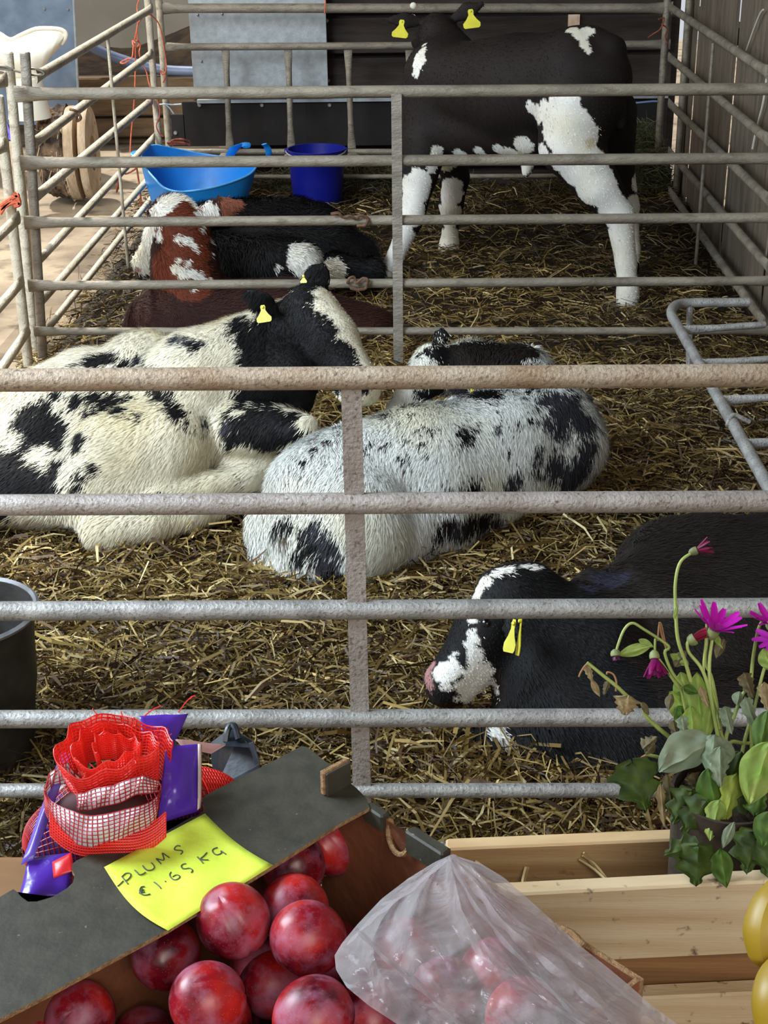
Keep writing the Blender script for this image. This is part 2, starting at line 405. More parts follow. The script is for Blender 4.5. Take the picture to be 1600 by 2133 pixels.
# middle hurdle
mh = empty('middle_hurdle', (0, Y2, 0), 'five rail hurdle halfway back in front of the red and white calf', 'hurdle')
mid = [(194, 184, 0.0215), (337, 328, 0.0205), (461, 451, 0.0188), (592, 582, 0.0178), (687, 686, 0.0150)]
MZ = []
for (ya, yb, r) in mid:
    a = atY(60, ya, Y2); c = atY(1600, yb, Y2); MZ.append((a[2], c[2]))
xl = lambda py: atY({194: 40, 337: 52, 461: 60, 592: 68, 687: 80}[py], py, Y2)[0]
for (ya, yb, r), (za, zc) in zip(mid, MZ):
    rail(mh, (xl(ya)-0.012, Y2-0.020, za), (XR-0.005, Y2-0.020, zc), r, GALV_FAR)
vpost(mh, atY(84, 745, Y2)[0]+0.004, Y2+0.012, 0.0, MZ[0][0]+0.14, 0.0190, GALV, top=(atY(50, 110, Y2)[0], Y2+0.012))
vpost(mh, XR+0.005, Y2+0.012, 0.0, MZ[0][1]+0.03, 0.0190, GALV_FAR)
a = atY(826, 186, Y2-.02); c = atY(830, 745, Y2-.02); hw = 0.0185
m = MB(); m.prism([(c[0]-hw, Y2-.047, 0.02), (c[0]+hw, Y2-.047, 0.02), (a[0]+hw, Y2-.047, a[2]-0.012), (a[0]-hw, Y2-.047, a[2]-0.012)], (0, 1, 0), 0.007)
m.build('flat_strap', GALV, mh, False)

# left hurdle between middle hurdle and rear barrier
lh = empty('left_hurdle', atY(90, 740, 5.4)*[1, 1, 0], 'left side hurdle running back from the middle hurdle past the light blue tub', 'hurdle')
near = [(75, 160), (65, 302), (72, 412), (78, 545), (82, 633), (95, 690)]
far = [(317, 17), (316, 112), (317, 208), (322, 285), (322, 358), (322, 405)]
for (n0, f0), r in zip(zip(near, far), [.0185, .0185, .0185, .017, .016, .015]):
    rail(lh, atY(*n0, 5.42), atY(*f0, 7.78), r, GALV_OLD)
f0 = atY(312, 60, 7.80); vpost(lh, f0[0], 7.80, 0.0, atY(312, -20, 7.8)[2], 0.018, GALV_OLD)
f0 = atY(36, 300, 5.40); vpost(lh, atY(72, 740, 5.40)[0], 5.40, 0.0, atY(18, 108, 5.4)[2], 0.019, GALV_OLD, top=(atY(17, 110, 5.4)[0], 5.40))
a = atY(*near[0], 5.42); c = atY(*far[0], 7.78)
t = 0.0
for k in range(200):
    t = k/200; p = a+(c-a)*t
    v = p-CAM; px = W/2+F_PX*np.dot(v, RIGHT)/np.dot(v, FWD)
    if px > 223: break
m = MB(); m.tube([p+[0, 0, -0.01], (p[0], p[1], 0.02)], 0.0075, 8); m.build('rod', GALV_OLD, lh)

# rear feed barrier
rb = empty('rear_feed_barrier', (0, Y3, 0), 'rear feed barrier with flattened upright bars between its rails', 'feed barrier')
xa, xc = atY(330, 100, Y3)[0], atY(1396, 100, Y3)[0]
RZ = []
for (ya, yb, r) in [(17, 17, .024), (98, 92, .019), (316, 316, .016), (369, 366, .013)]:
    z0 = atY(345, ya, Y3)[2]; z1 = atY(1390, yb, Y3)[2]; RZ.append((z0, z1))
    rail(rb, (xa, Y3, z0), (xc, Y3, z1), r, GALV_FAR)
for (x0, x1) in [(470, 479), (600, 607), (725, 733), (853, 858)]:
    p0 = atY(x0, 104, Y3); p1 = atY(x1, 309, Y3); rail(rb, p0, p1, 0.016, GALV_FAR, name='upright_bar')
p0 = atY(332, 0, Y3); p1 = atY(354, 330, Y3)
vpost(rb, atY(358, 400, Y3)[0], Y3, 0.0, atY(328, -60, Y3)[2], 0.0185, GALV_OLD, top=(atY(327, -60, Y3)[0], Y3))
vpost(rb, xc-0.03, Y3, 0.0, RZ[0][1]+0.06, 0.019, GALV_FAR)
for x in (470, 605, 735):
    p = atY(x, 322, Y3-0.03); m = MB(); m.obox(p+[0, 0, -0.01], (1, 0, 0), (0, 1, 0), (0, 0, 1), 0.035, 0.02, 0.018, 0.012); m.build('bracket', GALV_FAR, rb)

# right hurdle along the wall
rh = empty('right_hurdle', (XR, 6.6, 0), 'right side hurdle running back along the dark board wall', 'hurdle')
for (xn, yn, yf) in [(1600, 151, 13), (1600, 291, 118), (1600, 415, 214), (1600, 555, 314), (1592, 672, 395)]:
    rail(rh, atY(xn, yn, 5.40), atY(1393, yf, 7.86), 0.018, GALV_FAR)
vpost(rh, XR+0.012, 7.88, 0.0, atY(1393, -10, 7.86)[2], 0.019, GALV_FAR)
vpost(rh, XR+0.016, 5.36, 0.0, atY(1600, 130, 5.4)[2], 0.019, GALV_FAR)
p = atY(1486, 90, 6.6); m = MB(); m.tube([p, (p[0]-0.003, p[1], 0.05)], 0.008, 8); m.build('rod', GALV_FAR, rh)

# near side hurdle at the left edge
nh = empty('near_left_hurdle', atY(70, 760, 5.2)*[1, 1, 0], 'hurdle at the left edge sloping down out of the picture', 'hurdle')
PL = [((46, 448), (0, 492)), ((66, 570), (0, 658)), ((68, 690), (0, 760)), ((20, 330), (-20, 362)), ((12, 190), (-30, 212))]
for (n0, n1) in [((40, 452), (-60, 545)), ((48, 583), (-60, 705)), ((60, 685), (-60, 860)), ((14, 300), (-60, 345)), ((14, 165), (-60, 200))]:
    rail(nh, atY(*n0, 5.22), atY(*n1, 4.75), 0.0185, GALV_OLD)
vpost(nh, atY(70, 770, 5.22)[0]-.018, 5.22, 0.0, atY(-2, 200, 5.2)[2], 0.020, GALV_OLD, top=(atY(-4, 200, 5.22)[0], 5.22))
vpost(nh, atY(-62, 860, 4.74)[0], 4.74, 0.0, atY(-62, 200, 4.74)[2], 0.020, GALV_OLD)

# low hurdle lying flat on the right of the front pen
gr = empty('low_side_hurdle', (1.2, 4.2, 0), 'low galvanised rack hurdle with rounded corner lying at the right edge of the front pen', 'hurdle')
zc = 0.31
fa = atZ(1399, 655, zc); na = atZ(1700, 1190, zc)
c0 = atZ(1408, 636, zc); c1 = atZ(1440, 631, zc); ce = atZ(1560, 630, zc)
m = MB(); m.tube(smooth_path([na, na+(fa-na)*.5, na+(fa-na)*.9, fa, c0, c1, c1+(ce-c1)*.5, ce], 5), 0.0175, 12, upv=(0, 0, 1)); m.build('frame_tube', GALV_COOL, gr)
for (x, y) in [(1424, 688), (1462, 758), (1505, 835), (1545, 926), (1600, 1020)]:
    p = atZ(x, y, zc); e = np.array([p[0]+0.28, p[1]+0.02, zc+0.012])
    rail(gr, p, e, 0.012, GALV_COOL, (True, False), name='rung')
for p in (c0+(c1-c0)*.9, na):
    m = MB(); m.tube([p, (p[0]+.02, p[1], 0.0)], 0.012, 8); m.build('leg', GALV_COOL, gr)
m = MB(); p = fa+(na-fa)*.53; m.tube(smooth_path([p+[-.02, -.03, 0], p+[0, 0, .022], p+[.03, 0, .01], p+[.05, 0, 0]], 3), 0.007, 8); m.build('clamp', GALV_COOL, gr)

# ------------------------------------------------------------------ twine, wire and rusty ties
def twine(name, label, strands, mat=TWINE, cat='twine', group=None, r=0.0035):
    m = MB()
    for s in strands: m.tube(smooth_path(s, 5), r, 6)
    return tag(m.build(name, mat), label, cat, group)
Yt = 7.70
def tp(l, Y=Yt): return [atY(x, y, Y+0.02*math.sin(i*2.1)) for i, (x, y) in enumerate(l)]
twine('baling_twine', 'knotted orange twine looped over the left hurdle post', [
    tp([(300, -20), (286, 10), (288, 40), (283, 70), (278, 95), (275, 120), (266, 122), (251, 130), (258, 132), (270, 126)]),
    tp([(312, 30), (296, 38), (286, 55), (287, 80), (292, 95), (290, 110), (295, 128), (305, 150), (312, 178), (330, 215), (333, 240), (326, 260), (330, 275), (340, 285)]),
    tp([(313, 30), (330, 48), (338, 75), (342, 100), (346, 130), (345, 150), (338, 155), (335, 147), (345, 158), (340, 172)]),
    tp([(282, 90), (276, 85), (278, 95), (286, 98), (290, 90), (284, 84)]),
    tp([(282, 96), (282, 130), (281, 180), (278, 230), (273, 280), (271, 320)])])
for k, (l, lab) in enumerate([
    ([[(276, 335), (262, 352), (252, 355), (262, 362), (282, 352), (288, 340)], [(262, 350), (250, 358), (246, 378), (243, 400), (247, 385)], [(284, 345), (288, 370), (292, 400), (295, 440)]], 'dark frayed twine hanging beside the light blue tub'),
    ([[(350, 300), (362, 291), (378, 290), (392, 293), (398, 298)], [(348, 298), (365, 296), (380, 297), (396, 302)], [(352, 302), (370, 300), (388, 300)]], 'frayed brown twine end above the light blue tub')]):
    twine('baling_twine', lab, [tp(s, 7.55) for s in l], TWINE_DARK, r=0.005)
twine('baling_twine', 'orange twine hanging over the grey sheet edge at the top', [tp([(676, -30), (678, 5), (676, 28)], 7.9)])
twine('baling_twine', 'orange twine bunch tied on the post at left edge', [[atY(x, y, 5.17) for (x, y) in s] for s in ([(0, 428), (14, 418), (30, 410), (40, 406)], [(2, 436), (18, 425), (32, 420), (42, 425)], [(28, 402), (38, 412), (40, 425), (30, 430)], [(0, 445), (10, 430), (26, 415)])], r=0.008)
twine('baling_twine', 'red twine dangling in the dark back right corner', [tp([(1372, 40), (1384, 38), (1376, 60), (1362, 70), (1350, 78)], 7.84), tp([(1378, 50), (1390, 60), (1386, 76), (1392, 90)], 7.84)], TWINE_DARK)
WIRE = plain('grey_wire', (110, 104, 92), 0.5, 0.6)
twine('wire_tie', 'grey wire twisted round the posts at the top left', [[atY(x, y, 5.33) for (x, y) in s] for s in ([(-10, 142), (10, 144), (30, 147), (50, 152), (70, 156), (88, 156), (92, 152), (80, 145), (62, 143), (45, 148)], [(-10, 150), (5, 152), (12, 158), (-10, 160)], [(-10, 137), (12, 139), (28, 146)])], WIRE, 'wire', r=0.0045)
RUST = noise_mat('rusty_wire', (82, 58, 44), (120, 88, 66), 60, 0.9, 0, 0.5)
for (s, Yw, lab) in [([(690, 446), (705, 444), (715, 452), (730, 450), (742, 456), (750, 449), (766, 455), (762, 468), (744, 470)], Y2-.045, 'rusty wire wrapped round the third rail of the middle hurdle'),
                 ([(724, 590), (728, 580), (738, 578), (742, 590), (756, 580), (766, 584), (762, 600), (745, 603), (730, 600)], Y2-.045, 'rusty wire wrapped round the fourth rail of the middle hurdle'),
                 ([(146, 228), (155, 230), (163, 236), (168, 246), (160, 252), (160, 240)], 5.85, 'rusty tie on the second rail of the left hurdle')]:
    twine('wire_tie', lab, [[atY(x, y, Yw-0.01*(i % 2)) for i, (x, y) in enumerate(s)]], RUST, 'wire', r=0.006)
WHITEC = plain('pale_cord', (200, 192, 176), 0.7)
twine('cord', 'pale cord hanging from a hook on the right wall', [[atX(x, y, XW-.02) for (x, y) in [(1590, 20), (1583, 30), (1570, 62), (1555, 105)]]+[atX(x, y, XW-.02) for (x, y) in [(1550, 130), (1540, 200), (1565, 290)]][:0]], WHITEC, 'cord', r=0.004)
twine('cord', 'long pale cord running down the right wall by the upright', [[atX(x, y, XW-.02) for (x, y) in [(1598, 160), (1590, 215), (1577, 265), (1568, 310)]]], WHITEC, 'cord', r=0.005)
twine('cord', 'pale blue string between barrier and black boards at right', [[atY(x, y, 8.0) for (x, y) in [(1310, 216), (1340, 213), (1362, 211), (1380, 212)]]], plain('blue_string', (120, 150, 190), 0.6), 'cord', r=0.005)
twine('cord', 'white and blue string tied to the rear barrier post at left', [[atY(x, y, 7.92) for (x, y) in [(328, 218), (345, 217), (360, 218), (378, 217)]], [atY(x, y, 7.92) for (x, y) in [(346, 218), (354, 226), (362, 237)]]], plain('white_blue_string', (180, 196, 214), 0.6), 'cord', r=0.004)
# ------------------------------------------------------------------ straw bedding
def hb(x, y):
    p = np.stack([np.asarray(x)*3.2, np.asarray(y)*3.2, np.zeros_like(np.asarray(x, float))], -1)
    ramp = np.clip((np.asarray(y)-6.95)/.7, 0, 1)
    return 0.012+0.022*fbm(p, 3)+0.01*vnoise(p*4+5)+.085*ramp*ramp*(3-2*ramp)
nx, ny = 150, 260
X, Y = np.meshgrid(np.linspace(-1.75, XW-0.012, nx), np.linspace(1.9, 8.22, ny))
edge = np.clip((X+1.5)*6, 0, 1)
Z = hb(X, Y)*edge-0.02*(1-edge)
base = MB(); base.col = lin((30, 21, 11)); base.grid(np.stack([X, Y, Z], -1))
bv, bf, bc = np.array(base.v), base.f, np.array(base.c)
def straw_strands(n, xr, yf, zoff=0.0, seed=1, lmin=.03, lmax=.11, pal=None, dim=1.0, wk=1.0):
    g = np.random.default_rng(seed)
    x = g.uniform(xr[0], xr[1], n); y = yf(g, n)
    keep = g.random(n) < np.clip((x+1.62)*8, 0.05, 1); x = x[keep]; y = y[keep]; n = len(x)
    L = g.uniform(lmin, lmax, n)*g.uniform(.5, 1.3, n); a = g.uniform(0, 2*math.pi, n); ti = g.normal(0, .22, n)
    d = np.stack([np.cos(a)*np.cos(ti), np.sin(a)*np.cos(ti), np.sin(ti)], 1)
    z = hb(x, y)+np.abs(g.normal(0, .010, n))+.004+zoff+np.abs(np.sin(ti))*L*.4
    c = np.stack([x, y, z], 1)
    s = np.cross(d, g.normal(0, 1, (n, 3))); s /= np.linalg.norm(s, axis=1)[:, None]
    w = (g.uniform(.0012, .0034, n)*wk)[:, None]; k = g.normal(0, .10, (n, 3))*L[:, None]; k[:, 2] = np.abs(k[:, 2])
    p0 = c-d*L[:, None]/2; p1 = c+k; p2 = c+d*L[:, None]/2
    p0[:, 2] = np.maximum(p0[:, 2], .001); p2[:, 2] = np.maximum(p2[:, 2], .001)
    V = np.stack([p0-s*w, p0+s*w, p1-s*w, p1+s*w, p2-s*w*.5, p2+s*w*.5], 1).reshape(-1, 3)
    i = np.arange(n)*6
    F = np.concatenate([np.stack([i, i+1, i+3, i+2], 1), np.stack([i+2, i+3, i+5, i+4], 1)])
    pal = pal or [(112, 90, 46), (146, 124, 70), (78, 54, 26), (180, 154, 96), (208, 190, 138), (56, 38, 20)]
    pr = np.array([.26, .26, .18, .16, .05, .09])
    C = np.array([lin(q) for q in pal])[g.choice(len(pal), n, p=pr)]*g.uniform(.75, 1.2, (n, 1))*dim
    q = np.stack([x*1.6, y*1.6, x*0], 1); soil = np.clip((y-6.3)/.8, 0, 1)*.62+np.clip((x-.35)/.5, 0, 1)*np.clip((y-3.0)/.5, 0, 1)*.55+np.clip(fbm(q+9, 2)*1.2, 0, .45)  # darkening weight: grows towards the back and the right, plus random patches
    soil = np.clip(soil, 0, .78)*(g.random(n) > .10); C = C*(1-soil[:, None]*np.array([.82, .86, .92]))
    return V, F, np.repeat(C, 6, 0)
parts = []
def y_front(g, n): return 2.0+(g.random(n)**1.3)*3.4
def y_back(g, n): return 5.2+g.random(n)*3.0
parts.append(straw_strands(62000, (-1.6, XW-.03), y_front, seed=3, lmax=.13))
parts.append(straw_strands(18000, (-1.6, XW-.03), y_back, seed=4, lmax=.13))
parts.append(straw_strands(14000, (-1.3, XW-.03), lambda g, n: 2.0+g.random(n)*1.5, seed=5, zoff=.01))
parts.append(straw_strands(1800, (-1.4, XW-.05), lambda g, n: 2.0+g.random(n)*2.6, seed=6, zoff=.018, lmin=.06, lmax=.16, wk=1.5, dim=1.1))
V = [bv]; C = [bc]; F = [list(f) for f in bf]; off = len(bv)
for (v, f, c) in parts:
    V.append(v); C.append(c); F += (f+off).tolist(); off += len(v)
STRAW = attr_mat('straw', 0.55, 0.4)
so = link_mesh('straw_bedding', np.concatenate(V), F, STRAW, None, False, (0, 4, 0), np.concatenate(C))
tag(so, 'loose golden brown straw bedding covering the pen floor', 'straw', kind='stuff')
# green hay in the dark corner at the back
def hay(name, label, c, r, h, n, seed, pal):
    g = np.random.default_rng(seed); th = g.uniform(0, 2*math.pi, n); q = np.sqrt(g.random(n))
    x = c[0]+r[0]*q*np.cos(th); y = c[1]+r[1]*q*np.sin(th); z = h*(1-q**2)*g.uniform(.3, 1.05, n)+.02
    P = np.stack([x, y, z], 1); d = g.normal(0, 1, (n, 3))*[1, 1, .5]; d /= np.linalg.norm(d, axis=1)[:, None]
    L = g.uniform(.03, .09, (n, 1)); s = np.cross(d, g.normal(0, 1, (n, 3))); s /= np.linalg.norm(s, axis=1)[:, None]; w = .0014
    k = g.normal(0, .02, (n, 3))
    a, m, b = P-d*L, P+k, P+d*L
    for q in (a, m, b): q[:, 2] = np.maximum(q[:, 2], .002)
    V = np.stack([a-s*w, a+s*w, m-s*w, m+s*w, b-s*w*.4, b+s*w*.4], 1).reshape(-1, 3); i = np.arange(n)*6
    F = np.concatenate([np.stack([i, i+1, i+3, i+2], 1), np.stack([i+2, i+3, i+5, i+4], 1)])
    C = np.array([lin(q) for q in pal])[g.integers(0, len(pal), n)]*g.uniform(.7, 1.3, (n, 1))
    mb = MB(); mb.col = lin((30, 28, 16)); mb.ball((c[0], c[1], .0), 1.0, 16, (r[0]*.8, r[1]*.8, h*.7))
    vv = np.array(mb.v); vv[:, 2] = np.maximum(vv[:, 2], 0.001)
    V2 = np.concatenate([vv, V]); F2 = [list(f) for f in mb.f]+(F+len(vv)).tolist()
    o = link_mesh(name, V2, F2, STRAW, None, False, (c[0], c[1], 0), np.concatenate([np.array(mb.c), np.repeat(C, 6, 0)]))
    tag(o, label, 'hay', kind='stuff'); return o
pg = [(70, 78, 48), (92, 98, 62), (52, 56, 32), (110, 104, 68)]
pc = atY(1335, 330, 8.0)
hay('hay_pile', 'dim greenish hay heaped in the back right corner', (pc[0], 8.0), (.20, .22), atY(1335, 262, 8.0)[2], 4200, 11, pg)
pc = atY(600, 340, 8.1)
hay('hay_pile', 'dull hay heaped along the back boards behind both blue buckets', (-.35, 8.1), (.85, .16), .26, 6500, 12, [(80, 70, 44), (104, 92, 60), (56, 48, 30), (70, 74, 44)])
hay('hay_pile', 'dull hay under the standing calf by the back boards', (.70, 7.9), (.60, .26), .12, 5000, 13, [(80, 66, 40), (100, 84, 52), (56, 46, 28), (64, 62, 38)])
# ------------------------------------------------------------------ calves: one smooth-blended skin per body
def prim_dist(P, pr):
    a, b, ra, rb, w, s = pr[:6]
    ab = b-a; L2 = float(np.dot(ab, ab))+1e-9
    t = np.clip(((P-a)@ab)/L2, 0, 1)
    d = P-(a+t[..., None]*ab)
    if w is not None: d = d+((d@w)*(s-1))[..., None]*w
    return np.sqrt((d*d).sum(-1))-(ra+(rb-ra)*t)
def smin(a, b, k):
    h = np.clip(k-np.abs(a-b), 0, None)/k
    return np.minimum(a, b)-h*h*h*k/6
def sdf_mesh(prims, vox, k=0.05, floor=0.006, relax=3, bump=0.0):
    lo = np.min([np.minimum(p[0]-p[2], p[1]-p[3]) for p in prims], 0)-3*vox-.01
    hi = np.max([np.maximum(p[0]+p[2], p[1]+p[3]) for p in prims], 0)+3*vox+.01
    lo[2] = max(lo[2], -2*vox)
    n = np.ceil((hi-lo)/vox).astype(int)+1
    ax = [lo[i]+np.arange(n[i])*vox for i in range(3)]
    D = np.full(n, 1e3, np.float32)
    for p in prims:
        r = max(p[2], p[3])+k+2*vox
        l = np.minimum(p[0], p[1])-r; h = np.maximum(p[0], p[1])+r
        i0 = np.clip(((l-lo)/vox).astype(int), 0, n-1); i1 = np.clip(((h-lo)/vox).astype(int)+2, 1, n)
        G = np.stack(np.meshgrid(*[ax[i][i0[i]:i1[i]] for i in range(3)], indexing='ij'), -1)
        d = prim_dist(G, p).astype(np.float32)
        sl = tuple(slice(i0[i], i1[i]) for i in range(3))
        kk = p[6] if len(p) > 6 else k
        D[sl] = smin(D[sl], d, kk)
    zz = ax[2][None, None, :]
    D = np.maximum(D, (floor-zz).astype(np.float32))
    D[0], D[-1], D[:, 0], D[:, -1], D[:, :, 0], D[:, :, -1] = 1, 1, 1, 1, 1, 1
    # surface nets
    S = D < 0; m = [q-1 for q in n]
    acc = np.zeros((*m, 3)); cnt = np.zeros(m)
    cor = [(i, j, q) for i in (0, 1) for j in (0, 1) for q in (0, 1)]
    g = lambda A, c: A[c[0]:c[0]+m[0], c[1]:c[1]+m[1], c[2]:c[2]+m[2]]
    for c in cor:
        for a in range(3):
            if c[a]: continue
            e = list(c); e[a] = 1
            s0, s1 = g(S, c), g(S, e); x = s0 != s1
            d0, d1 = g(D, c), g(D, e); t = np.where(x, d0/(d0-d1+1e-12), 0)
            v = np.zeros((*m, 3)); v[...] = c; v[..., a] += t
            acc += v*x[..., None]; cnt += x
    act = cnt > 0; idx = -np.ones(m, int); idx[act] = np.arange(act.sum())
    ijk = np.argwhere(act); V = (ijk+acc[act]/cnt[act][:, None])*vox+lo
    F = []
    for a in range(3):
        b, c = (a+1) % 3, (a+2) % 3
        s0 = [slice(1, -1)]*3; s0[a] = slice(0, -1); s1 = list(s0); s1[a] = slice(1, None)
        A, B = S[tuple(s0)], S[tuple(s1)]; x = A != B; w = np.argwhere(x)
        off = np.array([1, 1, 1]); off[a] = 0; w2 = w+off
        def at(db, dc):
            q = w2.copy(); q[:, b] += db; q[:, c] += dc; return idx[q[:, 0], q[:, 1], q[:, 2]]
        q = np.stack([at(-1, -1), at(0, -1), at(0, 0), at(-1, 0)], 1)
        fl = A[x]; q[~fl] = q[~fl][:, ::-1]; F.append(q)
    F = np.concatenate(F); F = F[(F >= 0).all(1)]
    # relax
    for _ in range(relax):
        s = np.zeros_like(V); k_ = np.zeros(len(V))
        for i in range(4):
            e0, e1 = F[:, i], F[:, (i+1) % 4]
            np.add.at(s, e0, V[e1]); np.add.at(s, e1, V[e0]); np.add.at(k_, e0, 1); np.add.at(k_, e1, 1)
        V = V*.45+(s/k_[:, None])*.55
    return V, F
def vnormals(V, F):
    n = np.cross(V[F[:, 2]]-V[F[:, 0]], V[F[:, 3]]-V[F[:, 1]]); N = np.zeros_like(V)
    for i in range(4): np.add.at(N, F[:, i], n)
    return N/(np.linalg.norm(N, axis=1)[:, None]+1e-12)
PALETTE = {'w': (230, 228, 220), 'c': (206, 196, 166), 'b': (11, 10, 11), 'g': (52, 52, 58), 'r': (104, 46, 24), 'd': (50, 23, 15), 'p': (164, 120, 116), 'n': (34, 28, 28), 'k': (28, 21, 17), 'h': (90, 78, 60), 'e': (124, 70, 50), 'i': (40, 39, 52)}
HAIR = attr_mat('calf_coat', 0.72, 0.25, sheen=0.0)
EYE = plain('calf_eye', (10, 8, 8), 0.12)
TAGM = noise_mat('yellow_ear_tag', (196, 186, 40), (216, 206, 60), 20, 0.45)
def C3(c): return atY(c[0], c[1], c[2])
def cone(a, b, w=None, s=1.0, k=None):
    """a, b = (px, py, Y, radius px)"""
    pa, pb = C3(a), C3(b)
    t = (pa, pb, m_of(a[3], pa), m_of(b[3], pb), None if w is None else nrm(w), s)
    return t+(k,) if k else t
def head_prims(P, N, up, k=1.0):
    P, N = np.asarray(P), np.asarray(N); L = np.linalg.norm(N-P); f = (N-P)/L
    s = nrm(np.cross(f, up)); u = np.cross(s, f)
    q = lambda a, b, c: P+f*a*L+u*b*L+s*c*L
    R = [(q(.10, -.06, 0), q(.42, -.07, 0), .185*L*k, .19*L*k, s, 0.92, .04),
         (q(.26, -.24, 0), q(.60, -.19, 0), .16*L*k, .115*L*k, s, 1.1, .04),
         (q(.42, -.07, 0), q(.84, -.10, 0), .175*L*k, .135*L*k, None, 1, .03),
         (q(.86, -.09, .045), q(.90, -.12, .04), .125*L*k, .105*L*k, None, 1, .02),
         (q(.86, -.09, -.045), q(.90, -.12, -.04), .125*L*k, .105*L*k, None, 1, .02),
         (q(.60, -.22, 0), q(.84, -.22, 0), .10*L*k, .08*L*k, None, 1, .02),
         (q(.36, .0, .135), q(.42, -.03, .135), .07*L*k, .06*L*k, None, 1, .02),
         (q(.36, .0, -.135), q(.42, -.03, -.135), .07*L*k, .06*L*k, None, 1, .02)]
    return R, dict(P=P, L=L, f=f, s=s, u=u, q=q)
def ear_prims(b, t, nrmv, wid):
    """flattened leaf shaped ear from b to t, thin along nrmv, wid = half width (m)"""
    b, t = np.asarray(b), np.asarray(t); w = nrm(nrmv); m1 = b+(t-b)*.45; e = t-(t-b)*.12
    w = nrm(w-nrm(t-b)*np.dot(w, nrm(t-b)))
    return [(b, m1, wid*.55, wid, w, 3.2, .008), (m1, e, wid, wid*.42, w, 3.2, .008)]
def proj(p):
    v = np.asarray(p)-CAM; z = v@FWD; return W/2+F_PX*(v@RIGHT)/z, H/2-F_PX*(v@UP)/z, z
def calf(label, anchor, prims, base, patches, flow, n_fur=30000, flen=(.012, .028), fw=.0011, vox=.0095, k=.055, lift=.38, roan=0.0, heads=(), tags=(), eyes=(), seed=1, amp=.016, roan_zone=None, extra=None, curl=.25, dimfur=1.0, jit=.004, tint=(1, 1, 1)):
    root = empty('calf', (anchor[0], anchor[1], 0), label, 'calf')
    V, F = sdf_mesh(prims, vox, k)
    bvh = BVHTree.FromPolygons(V.tolist(), F.tolist())
    cam_v = Vector(CAM); blobs = []
    for (c, x, y, r) in patches:
        if len(c) == 1:
            hit = bvh.ray_cast(cam_v, Vector(ray(x, y)))
            if hit[0] is None:
                hit = bvh.find_nearest(Vector(atY(x, y, anchor[1])))
            p = np.array(hit[0]); blobs.append((c, p, m_of(r, p)))
    for q in (extra or []): blobs.append(q)
    g = np.random.default_rng(seed)
    def colour(P, jitter=False):
        n = len(P); wn = amp*(.8*fbm(P*9+seed*7, 3)+.6*fbm(P*34+seed, 2)+.4*fbm(P*80+seed, 1))
        idx = np.full(n, list(PALETTE).index(base))
        if roan:
            v = .62*fbm(P*[30, 30, 30]+seed*3.1, 2)+.42*fbm(P*75, 2)+(g.normal(0, .10, n) if jitter else 0)
            th = roan if not callable(roan) else roan(P)
            idx = np.where(v > th, list(PALETTE).index('b'), idx)
        for (c, p, r) in blobs:
            d = np.linalg.norm(P-p, axis=1)-r+wn+(g.normal(0, jit, n) if jitter else 0)
            idx = np.where(d < 0, list(PALETTE).index(c), idx)
        C = np.array([lin(PALETTE[q]) for q in PALETTE])[idx]
        w = 1+.12*fbm(P*22+3, 2)[:, None]
        warm = np.clip(fbm(P*5+11, 2)*.9, 0, 1)[:, None]*(idx == list(PALETTE).index('w'))[:, None]
        C = C*w*(1-warm*np.array([.08, .16, .40]))
        return C*(1-(1-np.array(tint))*(idx == list(PALETTE).index('w'))[:, None])
    body = link_mesh('body', V, F, HAIR, root, True, None, colour(V)*.93)
    # coat
    N = vnormals(V, F)
    A = np.linalg.norm(np.cross(V[F[:, 2]]-V[F[:, 0]], V[F[:, 3]]-V[F[:, 1]]), axis=1)
    fc = V[F].mean(1)
    A = A*(fc[:, 2] > .02)*(np.where(((fc-CAM)*N[F[:, 0]]).sum(1) < 0.3, 1, .25))
    f = g.choice(len(F), n_fur, p=A/A.sum()); u, v = g.random((2, n_fur, 1))
    q = V[F[f]]; P = (q[:, 0]*(1-u)+q[:, 1]*u)*(1-v)+(q[:, 3]*(1-u)+q[:, 2]*u)*v
    nn = N[F[f, 0]]
    fl = np.asarray(flow, float); fl = fl[None]+curl*2*np.stack([fbm(P*7+k*31+seed, 2) for k in (1, 2, 3)], 1)
    fl = fl-nn*(fl*nn).sum(1)[:, None]; fl /= np.linalg.norm(fl, axis=1)[:, None]+1e-9
    d = fl+nn*lift*g.uniform(.5, 1.5, (n_fur, 1))+g.normal(0, .16, (n_fur, 3)); d /= np.linalg.norm(d, axis=1)[:, None]
    L = g.uniform(flen[0], flen[1], (n_fur, 1))
    for (hp, hr, hl) in heads:
        L = np.where((np.linalg.norm(P-hp, axis=1) < hr)[:, None], np.minimum(L, hl*g.uniform(.6, 1, (n_fur, 1))), L)
    sd = np.cross(d, nn); sd /= np.linalg.norm(sd, axis=1)[:, None]+1e-9
    m1 = P+d*L*.5; d2 = d*.9+fl*.35-nn*.10+[0, 0, -.15]; d2 /= np.linalg.norm(d2, axis=1)[:, None]; t1 = m1+d2*L*.5
    w = fw*g.uniform(.7, 1.3, (n_fur, 1))
    FV = np.stack([P-sd*w-nn*.001, P+sd*w-nn*.001, m1-sd*w*.8, m1+sd*w*.8, t1], 1).reshape(-1, 3); i = np.arange(n_fur)*5
    FF = np.stack([i, i+1, i+3, i+2], 1).tolist()+np.stack([i+2, i+3, i+4], 1).tolist()
    CC = colour(P, True)*g.uniform(.78, 1.12, (n_fur, 1))*dimfur
    fur = link_mesh('coat', FV, FF, HAIR, root, True, None, np.repeat(CC, 5, 0)); fur['kind'] = 'stuff'
    for (p, r) in eyes:
        m = MB(); m.ball(p, r, 14); m.build('eye', EYE, root)
    for t_ in tags: ear_tag(root, *t_)
    return root, bvh
